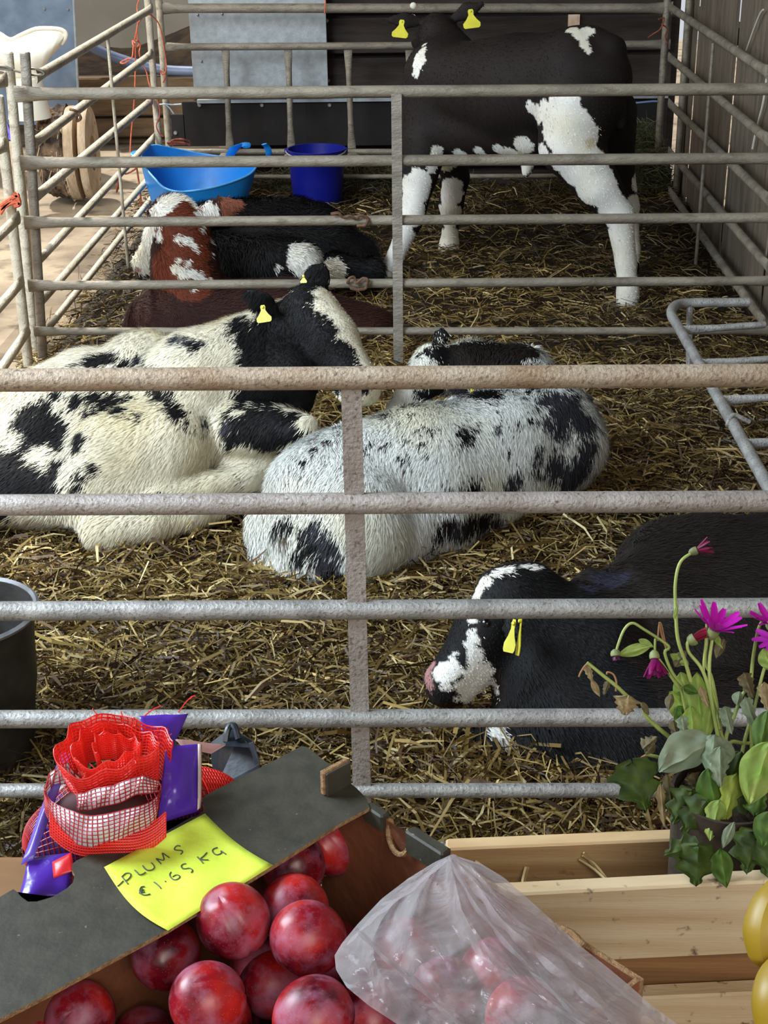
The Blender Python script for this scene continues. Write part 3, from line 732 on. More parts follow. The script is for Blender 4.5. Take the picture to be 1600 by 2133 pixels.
def ear_tag(root, px, py, Yt, tilt, hpx, turn=0.0, wk=1.0):
    """yellow tag with narrow neck above a wide skirt; px,py = its top"""
    p = atY(px, py, Yt); h = m_of(hpx, p)
    r = np.cos(turn)*RIGHT-np.sin(turn)*FWD
    dn = -UP*math.cos(tilt)+RIGHT*math.sin(tilt); rr = nrm(r-dn*np.dot(r, dn)); n = np.cross(dn, rr)
    if np.dot(n, FWD) > 0: n = -n
    pts = [(-.10, 0), (.10, 0), (.15, .10), (.13, .30), (.26, .52), (.45, .74), (.44, .92), (.36, 1), (-.36, 1), (-.44, .92), (-.45, .74), (-.26, .52), (-.13, .30), (-.15, .10)]
    m = MB(); m.prism([p+rr*a*h*wk+dn*b*h+n*(.004+.03*h*b*b) for a, b in pts], n, .0018)
    t = m.build('ear_tag', TAGM, root, False)
    t['label'] = 'yellow plastic ear tag'
    m = MB(); m.lathe([(0, .004), (.0035, .0035), (.0045, 0.0), (.0045, -.002)], p+dn*h*.12+n*.007, 10, n); m.build('tag_stud', TAGM, t)
# ---- 1. standing calf at the back
def c(*a, **k): return cone(*a, **k)
P_, N_ = atY(925, 28, 7.00), atY(905, 70, 7.27)
P_ = atY(912, 40, 7.02); N_ = P_+nrm([-.30, .85, -.35])*.30
hp, hd = head_prims(P_, N_, np.array([0, .35, .9]))
near_front = [((885, 300, 6.75, 52), (872, 370, 6.70, 38)), ((872, 370, 6.70, 36), (858, 452, 6.62, 26)), ((858, 452, 6.62, 27), (826, 530, 6.57, 18)), ((826, 530, 6.57, 17), (803, 572, 6.55, 20)), ((803, 574, 6.55, 21), (797, 584, 6.55, 22))]
far_front = [((930, 300, 7.05, 40), (950, 370, 7.05, 28)), ((950, 370, 7.05, 27), (940, 425, 7.06, 26)), ((940, 425, 7.06, 24), (938, 480, 7.07, 16)), ((938, 480, 7.07, 16), (936, 508, 7.07, 19)), ((936, 508, 7.07, 20), (934, 520, 7.06, 22))]
near_hind = [((1205, 215, 6.25, 92), (1190, 300, 6.22, 68)), ((1190, 300, 6.22, 66), (1248, 390, 6.15, 45)), ((1248, 390, 6.15, 44), (1290, 448, 6.12, 31)), ((1290, 448, 6.12, 30), (1304, 545, 6.09, 22)), ((1304, 545, 6.09, 21), (1308, 610, 6.06, 22)), ((1308, 610, 6.06, 23), (1306, 640, 6.05, 23))]
far_hind = [((1262, 240, 6.45, 66), (1280, 340, 6.50, 42)), ((1280, 340, 6.5, 40), (1308, 430, 6.5, 24)), ((1308, 430, 6.5, 22), (1316, 520, 6.48, 17)), ((1316, 520, 6.48, 17), (1312, 560, 6.47, 20))]
pr = [c((930, 175, 6.85, 80), (1080, 185, 6.55, 108)), c((1080, 185, 6.55, 108), (1205, 165, 6.32, 98)), c((1205, 150, 6.32, 92), (1245, 165, 6.27, 72)),
      c((925, 165, 6.85, 86), (905, 250, 6.82, 70)), c((905, 260, 6.82, 62), (985, 265, 6.72, 62)), c((985, 262, 6.72, 66), (1120, 262, 6.48, 66)), c((1105, 305, 6.48, 24), (1096, 360, 6.48, 10), k=.02),
      c((935, 115, 6.92, 55), (915, 75, 7.0, 42)), c((890, 200, 6.88, 50), (880, 290, 6.84, 40)),
      c((1285, 100, 6.27, 14), (1292, 260, 6.22, 12), k=.02), c((1240, 80, 6.28, 24), (1270, 105, 6.25, 34))]
pr += [c(a, b, k=.03) for a, b in near_front+far_front+near_hind+far_hind]
pr += hp
pr += ear_prims(atY(880, 45, 7.02), atY(800, 40, 7.0), ivec(0, .2, 1), .042)+ear_prims(atY(945, 38, 7.0), atY(1010, 5, 6.98), ivec(.2, .2, 1), .045)
pats = [('w', 872, 130, 17), ('w', 880, 105, 10), ('w', 866, 150, 12), ('w', 885, 92, 6),
        ('w', 1165, 55, 10), ('w', 1190, 62, 12), ('w', 1210, 72, 16), ('w', 1225, 62, 10), ('w', 1218, 92, 10), ('w', 1226, 104, 6),
        ('w', 1120, 238, 22), ('w', 1108, 225, 14), ('w', 1168, 230, 34), ('w', 1160, 270, 42), ('w', 1195, 265, 40), ('w', 1215, 290, 36), ('w', 1190, 320, 44), ('w', 1235, 345, 42), ('w', 1160, 215, 20), ('w', 1185, 215, 20), ('w', 1255, 390, 46), ('w', 1290, 440, 44), ('w', 1305, 500, 44), ('w', 1305, 560, 44), ('w', 1306, 620, 50),
        ('w', 1135, 228, 20), ('w', 1140, 256, 20), ('w', 1195, 360, 32), ('w', 1168, 338, 28), ('w', 1225, 400, 32), ('w', 1040, 312, 15), ('w', 1070, 325, 24), ('w', 1120, 335, 24), ('w', 940, 332, 18), ('w', 873, 117, 13), ('w', 1090, 305, 22), ('w', 1065, 318, 18), ('w', 1000, 315, 14), ('w', 960, 322, 16), ('w', 1095, 345, 22), ('w', 1130, 320, 22), ('w', 910, 320, 14), ('c', 1085, 320, 10), ('c', 925, 345, 12), ('w', 900, 345, 16), ('w', 980, 330, 14),
        ('w', 868, 385, 36), ('w', 850, 440, 36), ('w', 830, 500, 36), ('w', 810, 560, 40), ('w', 940, 400, 30), ('w', 935, 450, 30), ('w', 936, 505, 34), ('b', 975, 385, 18), ('b', 968, 410, 10), ('b', 848, 352, 11),
        ('b', 1285, 365, 11), ('b', 1292, 385, 12), ('b', 1302, 402, 14), ('w', 1325, 380, 20), ('w', 1325, 430, 26), ('w', 1328, 480, 26), ('w', 1328, 520, 26), ('w', 1322, 560, 24), ('b', 1302, 402, 12), ('k', 1306, 652, 12), ('k', 795, 590, 9), ('c', 1230, 300, 12)]
calf('standing black and white calf with two yellow ear tags, seen from behind', (1.05, 6.5), pr, 'k', pats, (.7, -.2, -.5), 24000, (.008, .016), .0013, .0095, .05, lift=.2, seed=21, amp=.012, curl=.1,
     tags=[(838, 42, 6.86, -.15, 38, .1), (980, 20, 6.86, .1, 40, .1)], eyes=[(hd['q'](.38, .0, .17), .014), (hd['q'](.38, .0, -.17), .014)])

# ---- 2. red and white calf lying behind the middle hurdle
P_ = atY(368, 440, 5.82); N_ = atY(284, 550, 5.95)
hp, hd = head_prims(P_, N_, ivec(-.75, -.35, -.45), 1.12)
pr = [c((400, 690, 5.75, 105), (600, 700, 5.75, 118)), c((600, 700, 5.75, 112), (760, 720, 5.72, 85)), c((345, 690, 5.72, 88), (420, 660, 5.75, 88)), c((320, 740, 5.7, 60), (480, 760, 5.62, 50)),
      c((395, 640, 5.75, 80), (385, 560, 5.78, 68)), c((385, 560, 5.78, 64), (375, 480, 5.80, 55)), c((600, 765, 5.6, 50), (740, 760, 5.6, 45)), c((400, 735, 5.6, 34), (330, 760, 5.58, 26)),
      c((375, 480, 5.8, 52), (365, 450, 5.83, 46)), c((385, 520, 5.8, 60), (330, 520, 5.9, 26))]+hp
pr += [c((355, 440, 5.86, 36), (340, 450, 5.9, 32), k=.02)]
pr += ear_prims(atY(418, 442, 5.8), atY(514, 424, 5.78), ivec(.1, .3, 1), .050)+ear_prims(atY(332, 452, 5.82), atY(300, 438, 5.8), ivec(.3, .3, 1), .03)
pats = [('r', 350, 560, 50), ('w', 295, 520, 44), ('w', 310, 480, 32), ('r', 385, 470, 62), ('r', 388, 530, 52), ('r', 395, 580, 50), ('w', 345, 425, 26), ('w', 370, 412, 24), ('w', 395, 420, 22), ('w', 325, 440, 22), ('r', 385, 440, 26), ('r', 372, 450, 22), ('w', 415, 450, 14),
        ('w', 300, 500, 30), ('w', 290, 540, 34), ('w', 305, 470, 20), ('w', 330, 490, 12), ('e', 325, 480, 8), ('w', 370, 498, 9), ('w', 385, 500, 10), ('w', 398, 508, 10), ('w', 407, 520, 8), ('w', 372, 543, 8), ('w', 388, 548, 9), ('w', 362, 560, 10), ('w', 378, 566, 13), ('w', 398, 570, 13), ('w', 418, 578, 12), ('w', 435, 584, 9), ('w', 400, 602, 9),
        ('w', 440, 500, 5), ('w', 441, 530, 5), ('w', 438, 470, 8), ('e', 485, 430, 30), ('e', 508, 426, 20), ('w', 438, 440, 20), ('p', 283, 560, 8)]
calf('red brown calf with white face and white neck patches lying behind the middle hurdle', (-.5, 5.72), pr, 'd', pats+[], (.6, .2, -.5), 26000, (.012, .026), .0013, .0095, .05, lift=.4, seed=5, amp=.012,
     extra=[('r', atY(385, 500, 5.75), .0)], eyes=[(hd['q'](.38, .0, .17), .014), (hd['q'](.38, .0, -.17), .014)])

# ---- 3. fluffy black calf behind, white poll
P_ = atY(632, 522, 5.98); N_ = atY(690, 640, 5.93)
hp, hd = head_prims(P_, N_, ivec(.75, -.5, .25))
pr = [c((470, 520, 6.55, 95), (650, 530, 6.55, 100)), c((650, 520, 6.55, 96), (730, 545, 6.5, 62)), c((700, 560, 6.3, 34), (775, 570, 6.25, 26)), c((440, 520, 6.45, 80), (480, 560, 6.25, 74)),
      c((470, 545, 6.2, 68), (560, 545, 6.08, 58)), c((560, 545, 6.08, 56), (625, 545, 6.0, 44)), c((475, 600, 6.2, 55), (560, 620, 6.1, 40)), c((690, 570, 6.3, 30), (620, 600, 6.3, 30)), c((780, 555, 6.25, 20), (765, 590, 6.24, 15)), c((430, 460, 6.5, 40), (620, 455, 6.6, 44))]+hp
pr += ear_prims(atY(592, 560, 5.93), atY(590, 592, 5.86), ivec(.2, .1, 1), .030)
pats = [('w', 612, 520, 20), ('w', 635, 522, 26), ('w', 655, 545, 26), ('w', 625, 550, 26), ('w', 680, 575, 26), ('w', 650, 575, 26), ('w', 605, 545, 10), ('b', 585, 520, 16), ('w', 690, 610, 34), ('w', 660, 600, 34), ('w', 660, 540, 34), ('w', 688, 566, 32), ('w', 640, 535, 30), ('b', 598, 572, 12), ('w', 434, 428, 12), ('w', 580, 560, 7)]
calf('fluffy black calf with curly white forehead curled up behind the red calf', (-.2, 6.4), pr, 'b', pats, (.5, -.2, -.4), 30000, (.018, .036), .0014, .0100, .05, lift=.8, seed=8, amp=.010, curl=.5,
     tags=[(597, 592, 5.83, 0, 26, .3)], eyes=[(hd['q'](.38, .0, .17), .014), (hd['q'](.38, .0, -.17), .014)])

# ---- 4. roan calf at left
P_ = atY(640, 612, 4.12); N_ = atY(792, 812, 3.88)
hp, hd = head_prims(P_, N_, ivec(.72, -.35, .55), 1.06)
pr = [c((-10, 985, 3.98, 135), (120, 930, 4.02, 150)), c((120, 920, 4.02, 145), (330, 880, 4.05, 150)), c((330, 870, 4.05, 150), (420, 850, 4.05, 125)),
      c((60, 1010, 3.86, 95), (190, 1010, 3.80, 85)), c((190, 1010, 3.80, 88), (330, 1000, 3.80, 62)), c((240, 880, 4.05, 152), (300, 800, 4.12, 110)), c((180, 820, 4.1, 95), (60, 900, 4.05, 110)),
      c((250, 945, 3.86, 110), (360, 920, 3.86, 95)),
      c((420, 800, 4.02, 118), (520, 755, 4.08, 96)), c((520, 750, 4.08, 92), (600, 700, 4.10, 74)), c((420, 880, 3.98, 85), (485, 890, 3.94, 62)), c((500, 800, 4.0, 80), (610, 780, 3.98, 62)), c((560, 820, 3.98, 40), (625, 840, 3.95, 28)),
      c((210, 1105, 3.66, 40), (320, 1090, 3.68, 34), k=.03), c((320, 1090, 3.68, 33), (420, 1070, 3.74, 25), k=.03), c((200, 1060, 3.72, 50), (230, 1110, 3.67, 34), k=.04), c((415, 1068, 3.74, 24), (455, 1062, 3.78, 22), k=.02),
      c((-30, 1050, 3.75, 42), (120, 1060, 3.75, 22), k=.03),
      c((330, 1042, 3.72, 30), (440, 1012, 3.78, 26), k=.03), c((440, 1010, 3.78, 27), (520, 995, 3.82, 30), k=.03), c((520, 995, 3.82, 28), (570, 1000, 3.86, 24), k=.02),
      c((500, 890, 3.88, 62), (590, 890, 3.82, 42), k=.03), c((590, 890, 3.82, 42), (638, 888, 3.80, 27), k=.03), c((480, 965, 3.86, 28), (560, 960, 3.86, 22), k=.03)]+hp
pr += ear_prims(atY(580, 655, 4.02), atY(508, 600, 4.0), ivec(-.3, .35, 1), .036)+ear_prims(atY(652, 604, 4.12), atY(674, 546, 4.14), ivec(-.1, .1, 1), .044)
pats = [('b', 200, 752, 26), ('b', 225, 745, 22), ('b', 165, 762, 16), ('b', 255, 760, 16), ('g', 290, 752, 16), ('b', 310, 765, 10),
        ('g', 370, 705, 14), ('g', 395, 712, 18), ('g', 420, 715, 10), ('b', 408, 722, 8),
        ('b', 120, 825, 16), ('b', 160, 835, 18), ('b', 200, 830, 20), ('b', 240, 828, 18), ('b', 270, 830, 14), ('b', 185, 855, 15), ('b', 250, 855, 12), ('b', 290, 868, 10), ('b', 220, 848, 10),
        ('b', 60, 865, 22), ('b', 90, 860, 24), ('b', 115, 875, 22), ('b', 45, 880, 12), ('b', 75, 905, 18), ('b', 105, 905, 16), ('b', 125, 930, 14), ('b', 60, 925, 12), ('b', 130, 895, 16), ('b', 170, 912, 13), ('b', 165, 925, 8),
        ('b', 20, 975, 34), ('b', 60, 1000, 36), ('b', 95, 1020, 30), ('b', 20, 1020, 40), ('b', 0, 1050, 30), ('b', 120, 965, 14), ('b', 105, 985, 14), ('b', 170, 990, 8), ('b', 160, 1015, 9), ('b', 200, 980, 8), ('b', 40, 950, 14),
        ('b', 335, 820, 12), ('b', 355, 840, 14), ('b', 372, 862, 15), ('b', 388, 882, 12), ('b', 345, 825, 12), ('b', 365, 850, 12), ('b', 405, 895, 8), ('b', 320, 810, 10), ('g', 425, 880, 8),
        ('b', 500, 680, 20), ('b', 520, 700, 36), ('b', 560, 740, 56), ('b', 530, 750, 34), ('b', 550, 800, 50), ('b', 610, 700, 60), ('b', 590, 660, 50), ('b', 540, 625, 60), ('b', 600, 780, 60), ('b', 640, 620, 40), ('b', 665, 570, 40), ('b', 650, 700, 60), ('b', 700, 760, 60), ('b', 660, 790, 50), ('b', 740, 790, 40), ('b', 630, 840, 40),
        ('b', 590, 640, 44), ('b', 600, 605, 46), ('b', 630, 592, 34), ('b', 650, 600, 20), ('b', 560, 832, 42), ('b', 625, 850, 34), ('b', 510, 832, 26), ('b', 660, 840, 30), ('b', 500, 860, 30), ('b', 530, 880, 36), ('b', 570, 890, 42), ('b', 610, 890, 36), ('b', 490, 905, 22), ('b', 480, 930, 10), ('b', 560, 920, 30), ('w', 640, 878, 11), ('w', 498, 860, 8), ('w', 480, 840, 12), ('g', 470, 890, 10), ('g', 600, 895, 8),
        ('w', 676, 612, 20), ('w', 700, 628, 28), ('w', 672, 636, 18), ('w', 715, 655, 28), ('w', 728, 685, 24), ('w', 745, 700, 18), ('w', 742, 718, 17), ('w', 756, 738, 20), ('w', 764, 756, 18), ('w', 770, 775, 14), ('w', 758, 722, 16), ('w', 696, 656, 16),
        ('h', 505, 1000, 6), ('b', 340, 1030, 8), ('b', 500, 665, 22)]
pats = [(a_, x_, y_, r_*(1.2 if a_ == 'b' and x_ < 480 else 1)) for a_, x_, y_, r_ in pats]
calf('white calf with black roan patches and black head lying at the left', (-.7, 4.0), pr, 'w', pats, (-.65, -.35, -.6), 78000, (.015, .034), .0011, .0095, .05, lift=.38, seed=14, amp=.020, curl=.35, jit=.008, tint=(.98, .93, .80),
     heads=[(hd['q'](.5, 0, 0), .22, .013)], tags=[(548, 636, 3.93, .12, 36, .2), (634, 574, 4.02, 0, 16, .3)], eyes=[(hd['q'](.39, -.02, .175), .015), (hd['q'](.39, -.02, -.175), .015)])

# ---- 5. speckled calf in the middle
P_ = atY(898, 728, 4.16); N_ = atY(800, 868, 4.02)
hp, hd = head_prims(P_, N_, ivec(-.60, -.62, -.10), 1.0)
pr = [c((720, 1032, 3.72, 142), (880, 995, 3.80, 147)), c((880, 995, 3.80, 147), (1040, 945, 3.92, 128)), c((1040, 945, 3.92, 128), (1140, 905, 4.0, 108)), c((1130, 900, 4.0, 104), (1175, 930, 3.98, 88)),
      c((660, 1030, 3.66, 108), (740, 1080, 3.58, 118)), c((640, 1120, 3.56, 82), (760, 1110, 3.54, 98)), c((660, 1160, 3.52, 52), (760, 1150, 3.52, 62)), c((590, 1175, 3.52, 34), (660, 1165, 3.50, 45), k=.03), c((565, 1190, 3.53, 24), (600, 1170, 3.52, 32), k=.02),
      c((545, 1080, 3.60, 30), (560, 1165, 3.55, 26), k=.02), c((600, 1050, 3.62, 40), (560, 1100, 3.58, 28), k=.03), c((530, 1100, 3.62, 20), (545, 1170, 3.57, 22), k=.02),
      c((900, 1060, 3.70, 95), (1010, 1050, 3.80, 60)), c((850, 1090, 3.62, 80), (940, 1090, 3.68, 55)), c((1140, 960, 3.92, 80), (1160, 900, 4.05, 84)),
      c((1120, 850, 4.08, 75), (1090, 795, 4.14, 66)), c((1080, 785, 4.15, 66), (980, 775, 4.18, 60)), c((980, 770, 4.18, 56), (910, 770, 4.17, 52)), c((1160, 870, 4.05, 70), (1110, 830, 4.1, 70))]+hp
pr += ear_prims(atY(915, 718, 4.17), atY(924, 682, 4.18), ivec(-.2, .1, 1), .030)+ear_prims(atY(930, 790, 4.05), atY(980, 820, 4.0), ivec(0, .3, 1), .03)
pats = [('k', 1000, 745, 60), ('k', 1060, 745, 55), ('k', 950, 740, 40), ('b', 915, 735, 26), ('k', 1090, 750, 30), ('b', 922, 700, 26), ('b', 960, 815, 40), ('b', 900, 830, 40), ('b', 1010, 820, 36), ('b', 850, 850, 24), ('b', 795, 822, 12),
        ('w', 860, 725, 15), ('w', 850, 745, 20), ('w', 880, 752, 18), ('w', 895, 722, 5), ('w', 830, 760, 20), ('w', 905, 762, 10), ('w', 820, 830, 16), ('w', 805, 850, 15), ('w', 840, 820, 14), ('w', 1110, 752, 10), ('w', 1130, 752, 12), ('w', 918, 708, 5),
        ('g', 1130, 835, 18), ('k', 1155, 830, 20), ('k', 1170, 860, 24), ('k', 1165, 890, 22), ('k', 1140, 880, 14), ('w', 1128, 850, 8), ('k', 1190, 840, 20), ('k', 1215, 880, 26), ('k', 1225, 930, 22), ('g', 1210, 970, 30), ('k', 1120, 955, 14), ('k', 1115, 975, 12), ('k', 1125, 935, 8), ('g', 1160, 970, 26), ('k', 1190, 1000, 24), ('k', 1070, 1005, 14), ('k', 1080, 990, 12), ('g', 1060, 1020, 10),
        ('b', 985, 1010, 16), ('b', 960, 1015, 12), ('g', 940, 1018, 10), ('b', 965, 895, 9), ('b', 960, 920, 10), ('b', 975, 915, 9), ('b', 975, 905, 7), ('g', 1035, 895, 9), ('b', 900, 900, 5), ('b', 855, 955, 4), ('b', 888, 945, 4),
        ('b', 790, 1000, 0), ('k', 980, 1090, 22), ('k', 1010, 1080, 24), ('g', 950, 1100, 18), ('k', 930, 1085, 14), ('b', 915, 1110, 12), ('g', 1030, 1090, 20), ('b', 900, 1140, 8),
        ('b', 600, 1090, 12), ('b', 580, 1100, 14), ('b', 640, 1110, 14), ('g', 670, 1110, 18), ('g', 690, 1140, 20), ('b', 650, 1140, 14), ('g', 680, 1180, 20), ('b', 620, 1160, 12), ('b', 640, 1190, 8), ('h', 590, 1120, 8), ('g', 660, 1090, 14), ('g', 700, 1195, 16), ('k', 690, 1200, 10)]
def roan5(P):
    px = W/2+F_PX*((P-CAM)@RIGHT)/((P-CAM)@FWD)*0+0
    t = np.clip((P[:, 2]-.24)/.16, 0, 1)
    return .52-.38*t
pats = [('g' if a_ == 'k' and x_ > 1050 and y_ > 800 else a_, x_, y_, r_*(1.25 if a_ in 'bkg' and (x_ > 1050 or y_ > 1000) else 1)) for a_, x_, y_, r_ in pats]
calf('white calf with small black flecks curled up in the middle, head turned back', (.1, 3.8), pr, 'w', pats, (-.1, -.5, -.85), 82000, (.016, .036), .0011, .0095, .05, lift=.42, seed=9, amp=.014, curl=.45, roan=roan5, jit=.010, tint=(.965, 1.0, 1.035),
     heads=[(hd['q'](.5, 0, 0), .20, .014)], tags=[(985, 806, 4.0, 0, 28, .3)], eyes=[(hd['q'](.39, -.02, .17), .015), (hd['q'](.39, -.02, -.17), .015)])

# ---- 6. black calf at lower right
P_ = atY(1075, 1205, 2.86); N_ = atY(878, 1436, 2.72)
hp, hd = head_prims(P_, N_, ivec(-.84, -.5, .06), 1.12)
pr = [c((1450, 1390, 3.0, 250), (1700, 1330, 3.1, 260)), c((1350, 1330, 2.95, 170), (1480, 1260, 3.15, 190)), c((1400, 1200, 3.2, 120), (1650, 1250, 3.3, 190)), c((1320, 1540, 2.72, 170), (1500, 1560, 2.7, 170)),
      c((1230, 1350, 2.84, 130), (1130, 1300, 2.85, 100)), c((1250, 1480, 2.76, 150), (1140, 1400, 2.80, 120)), c((1210, 1600, 2.66, 100), (1420, 1650, 2.6, 110)), c((1100, 1260, 2.86, 80), (1060, 1290, 2.85, 80)),
      c((1180, 1520, 2.70, 110), (1110, 1480, 2.74, 80)), c((1040, 1550, 2.68, 58), (1150, 1590, 2.66, 70)), c((975, 1560, 2.68, 42), (1060, 1570, 2.68, 45)), c((1200, 1660, 2.57, 70), (1380, 1690, 2.55, 60)),
      c((870, 1475, 2.90, 38), (960, 1500, 2.85, 45))]+hp
pr += [c((1035, 1225, 2.84, 42), (1110, 1215, 2.86, 44), k=.03)]
pr += ear_prims(atY(1180, 1240, 2.9), atY(1300, 1205, 2.94), ivec(0, -.35, 1), .050)+ear_prims(atY(1062, 1275, 2.72), atY(1075, 1345, 2.66), ivec(-.5, 0, 1), .028)
pats = [('w', 1090, 1180, 10), ('w', 1060, 1185, 13), ('w', 1035, 1192, 14), ('w', 1010, 1210, 16), ('w', 995, 1235, 16), ('w', 1112, 1182, 8), ('w', 985, 1255, 14), ('w', 982, 1290, 10), ('w', 980, 1320, 12), ('w', 985, 1350, 12), ('w', 965, 1380, 20), ('w', 985, 1400, 22), ('w', 990, 1440, 28), ('w', 1000, 1470, 24), ('w', 940, 1400, 22), ('w', 920, 1400, 20), ('w', 945, 1370, 12), ('w', 960, 1440, 26), ('w', 930, 1430, 12), ('w', 1010, 1480, 26), ('w', 1030, 1520, 14), ('w', 1050, 1540, 10), ('w', 970, 1340, 12), ('w', 925, 1385, 12),
        ('b', 962, 1320, 15), ('b', 960, 1345, 15), ('b', 965, 1370, 13), ('b', 968, 1388, 7), ('b', 945, 1300, 18), ('b', 927, 1370, 8), ('b', 932, 1360, 9), ('b', 930, 1455, 17), ('b', 915, 1450, 14), ('b', 945, 1445, 12), ('b', 890, 1450, 14), ('w', 1000, 1440, 40), ('w', 1012, 1485, 32), ('w', 1036, 1525, 16), ('w', 1052, 1548, 12), ('p', 896, 1390, 14), ('p', 890, 1405, 16), ('p', 892, 1424, 16), ('i', 1260, 1212, 34), ('i', 1225, 1225, 24), ('i', 1290, 1205, 24),
        ('w', 985, 1335, 16), ('w', 990, 1365, 20), ('w', 1002, 1405, 28), ('b', 1066, 1380, 28), ('b', 1084, 1440, 34), ('b', 1060, 1330, 40), ('b', 1040, 1290, 34)]
calf('black calf with white face stripe and pink nose lying at the lower right', (.7, 2.9), pr, 'k', [('b', 1150, 1300, 150), ('b', 1200, 1500, 170), ('b', 1060, 1250, 60), ('b', 1000, 1550, 90), ('b', 940, 1330, 60), ('b', 1400, 1640, 150)]+pats, (.55, -.1, -.7), 60000, (.010, .022), .0010, .0090, .05, lift=.25, seed=31, amp=.008, curl=.15,
     heads=[(P_, .10, .020), (hd['q'](.6, 0, 0), .16, .008)], tags=[(1074, 1290, 2.62, -.18, 70, .5, .42), (1091, 1284, 2.62, -.08, 82, 1.3, .3)], eyes=[(hd['q'](.39, -.02, .19), .016), (hd['q'](.39, -.02, -.19), .016)])
# ------------------------------------------------------------------ tubs and buckets
LBLUE = noise_mat('light_blue_plastic', (22, 128, 214), (34, 144, 226), 4, 0.38, 0, 0.05, c3=(24, 96, 140), s3=5, lo3=0.6, hi3=0.8)
DBLUE = noise_mat('dark_blue_plastic', (16, 22, 120), (20, 28, 136), 4, 0.35, 0, 0.03)
BLACKP = noise_mat('black_rubber', (40, 38, 37), (58, 55, 52), 18, 0.55, 0, 0.15, c3=(96, 92, 88), s3=10, lo3=0.62, hi3=0.75)
STEEL = plain('bucket_bail_wire', (200, 196, 206), 0.35, 0.5)
# flexible light blue tub, oval, rim pulled high on the left
Yt = 7.45; cx = atY(412, 430, Yt)[0]; ztb = .085
tub = empty('flexible_tub', (cx, Yt, ztb), 'light blue flexible plastic tub with loop handles behind the red calf', 'tub')
rim_px = [(292, 334, 7.42), (299, 314, 7.52), (318, 303, 7.60), (350, 307, 7.66), (400, 317, 7.70), (450, 325, 7.70), (500, 330, 7.66), (528, 336, 7.58), (534, 347, 7.48), (515, 366, 7.38), (465, 385, 7.28), (415, 396, 7.23), (370, 399, 7.22), (342, 391, 7.24), (322, 372, 7.29), (303, 350, 7.36)]
RP = smooth_path([atY(*q) for q in rim_px]+[atY(*rim_px[0])], 4)[:-1]; n = len(RP)
bc0 = atY(414, 430, Yt); mpp = m_of(1, bc0)
base_ = []
for p in RP:
    th = math.atan2((p[1]-Yt)/.24, (p[0]-cx)/(120*mpp)); base_.append(np.array([cx+84*mpp*math.cos(th), Yt+.17*math.sin(th), ztb]))
def tub_ring(t, inner=0.0):
    out = []
    for p, q in zip(RP, base_):
        s_ = t+.10*math.sin(math.pi*t); x = q[0]+(p[0]-q[0])*s_; y = q[1]+(p[1]-q[1])*s_; z = q[2]+(p[2]-q[2])*t+(.008 if inner and t < .1 else 0)
        v = np.array([cx-x, Yt-y]); v = v/np.linalg.norm(v)*inner; out.append((x+v[0], y+v[1], z))
    return out
rings = [tub_ring(t) for t in (0, .06, .25, .5, .75, 1)]+[tub_ring(t, .006) for t in (1, .75, .5, .25, .06)]
m = MB(); vs = [p for r in rings for p in r]; fs = [(i*n+k, i*n+(k+1) % n, (i+1)*n+(k+1) % n, (i+1)*n+k) for i in range(len(rings)-1) for k in range(n)]
fs += [tuple(range(n-1, -1, -1)), tuple((len(rings)-1)*n+k for k in range(n))]
m.add(vs, fs); m.build('shell', LBLUE, tub)
m = MB(); m.tube([np.array(p) for p in RP], 0.0055, 8, closed=True); tag(m.build('rim', plain('pale_blue_rim', (90, 170, 232), 0.35), tub), 'paler rolled rim')
def band(pts, w, th, name, mat, parent, wd=(0, 1, 0)):
    m = MB(); m.tube(smooth_path(pts, 6), th, 8, rz=w, upv=wd); return m.build(name, mat, parent)
band([atY(476, 334, 7.66), atY(482, 318, 7.64), atY(492, 307, 7.62), atY(504, 302, 7.58), atY(513, 299, 7.52), atY(513, 306, 7.48)], .022, .007, 'handle', LBLUE, tub, RIGHT)
band([atY(560, 326, 7.50), atY(560, 316, 7.48), atY(556, 306, 7.47), atY(550, 300, 7.45)], .016, .004, 'handle', LBLUE, tub, RIGHT)
band([atY(548, 340, 7.52), atY(558, 330, 7.50), atY(560, 318, 7.48)], .014, .004, 'handle', LBLUE, tub, RIGHT)
band([atY(296, 336, 7.42), atY(284, 328, 7.36), atY(276, 321, 7.38), atY(286, 317, 7.46), atY(300, 318, 7.52)], .013, .006, 'handle', LBLUE, tub)
# dark blue bucket
Yb = 7.72; zbk = .088
def bucket(name, label, px, py_top, py_bot, rt, rb_, Yb, mat, bail=True, lip=0.006, tilt=None):
    pb = atY(px, py_bot, Yb); pt = atY(px, py_top, Yb); h = pt[2]; cxx = pb[0]
    e = empty(name, (cxx, Yb, zbk), label, 'bucket')
    prof = [(0, .004), (rb_*.96, .004), (rb_, .02), (rb_+(rt-rb_)*.5, h*.5), (rt-.003, h-.045), (rt, h-.04), (rt, h-.008), (rt+lip, h-.004), (rt+lip, h), (rt-.004, h), (rt-.006, h-.03), (rb_-.004, .03), (rb_*.9, .016), (0, .014)]
    m = MB(); m.lathe([(a_, b_+zbk*max(0, 1-b_/h)) for a_, b_ in prof], (cxx, Yb, 0), 40); m.build('shell', mat, e)
    return e, cxx, h
e, cxx, h = bucket('bucket', 'dark blue plastic bucket with a pale wire bail by the back boards', 662, 309, 415, m_of(60, atY(662, 310, 7.72)), m_of(50, atY(662, 400, 7.72)), Yb, DBLUE)
rt = m_of(60, atY(662, 310, 7.72)); pts = []
for k in range(15):
    th = math.pi*k/14; pts.append((cxx-(rt+.008)*math.cos(th), Yb-(rt+.012)*math.sin(th)*.98, h-.008-.018*math.sin(th)))
m = MB(); m.tube(smooth_path(pts, 3), 0.0042, 8); m.build('bail', STEEL, e)
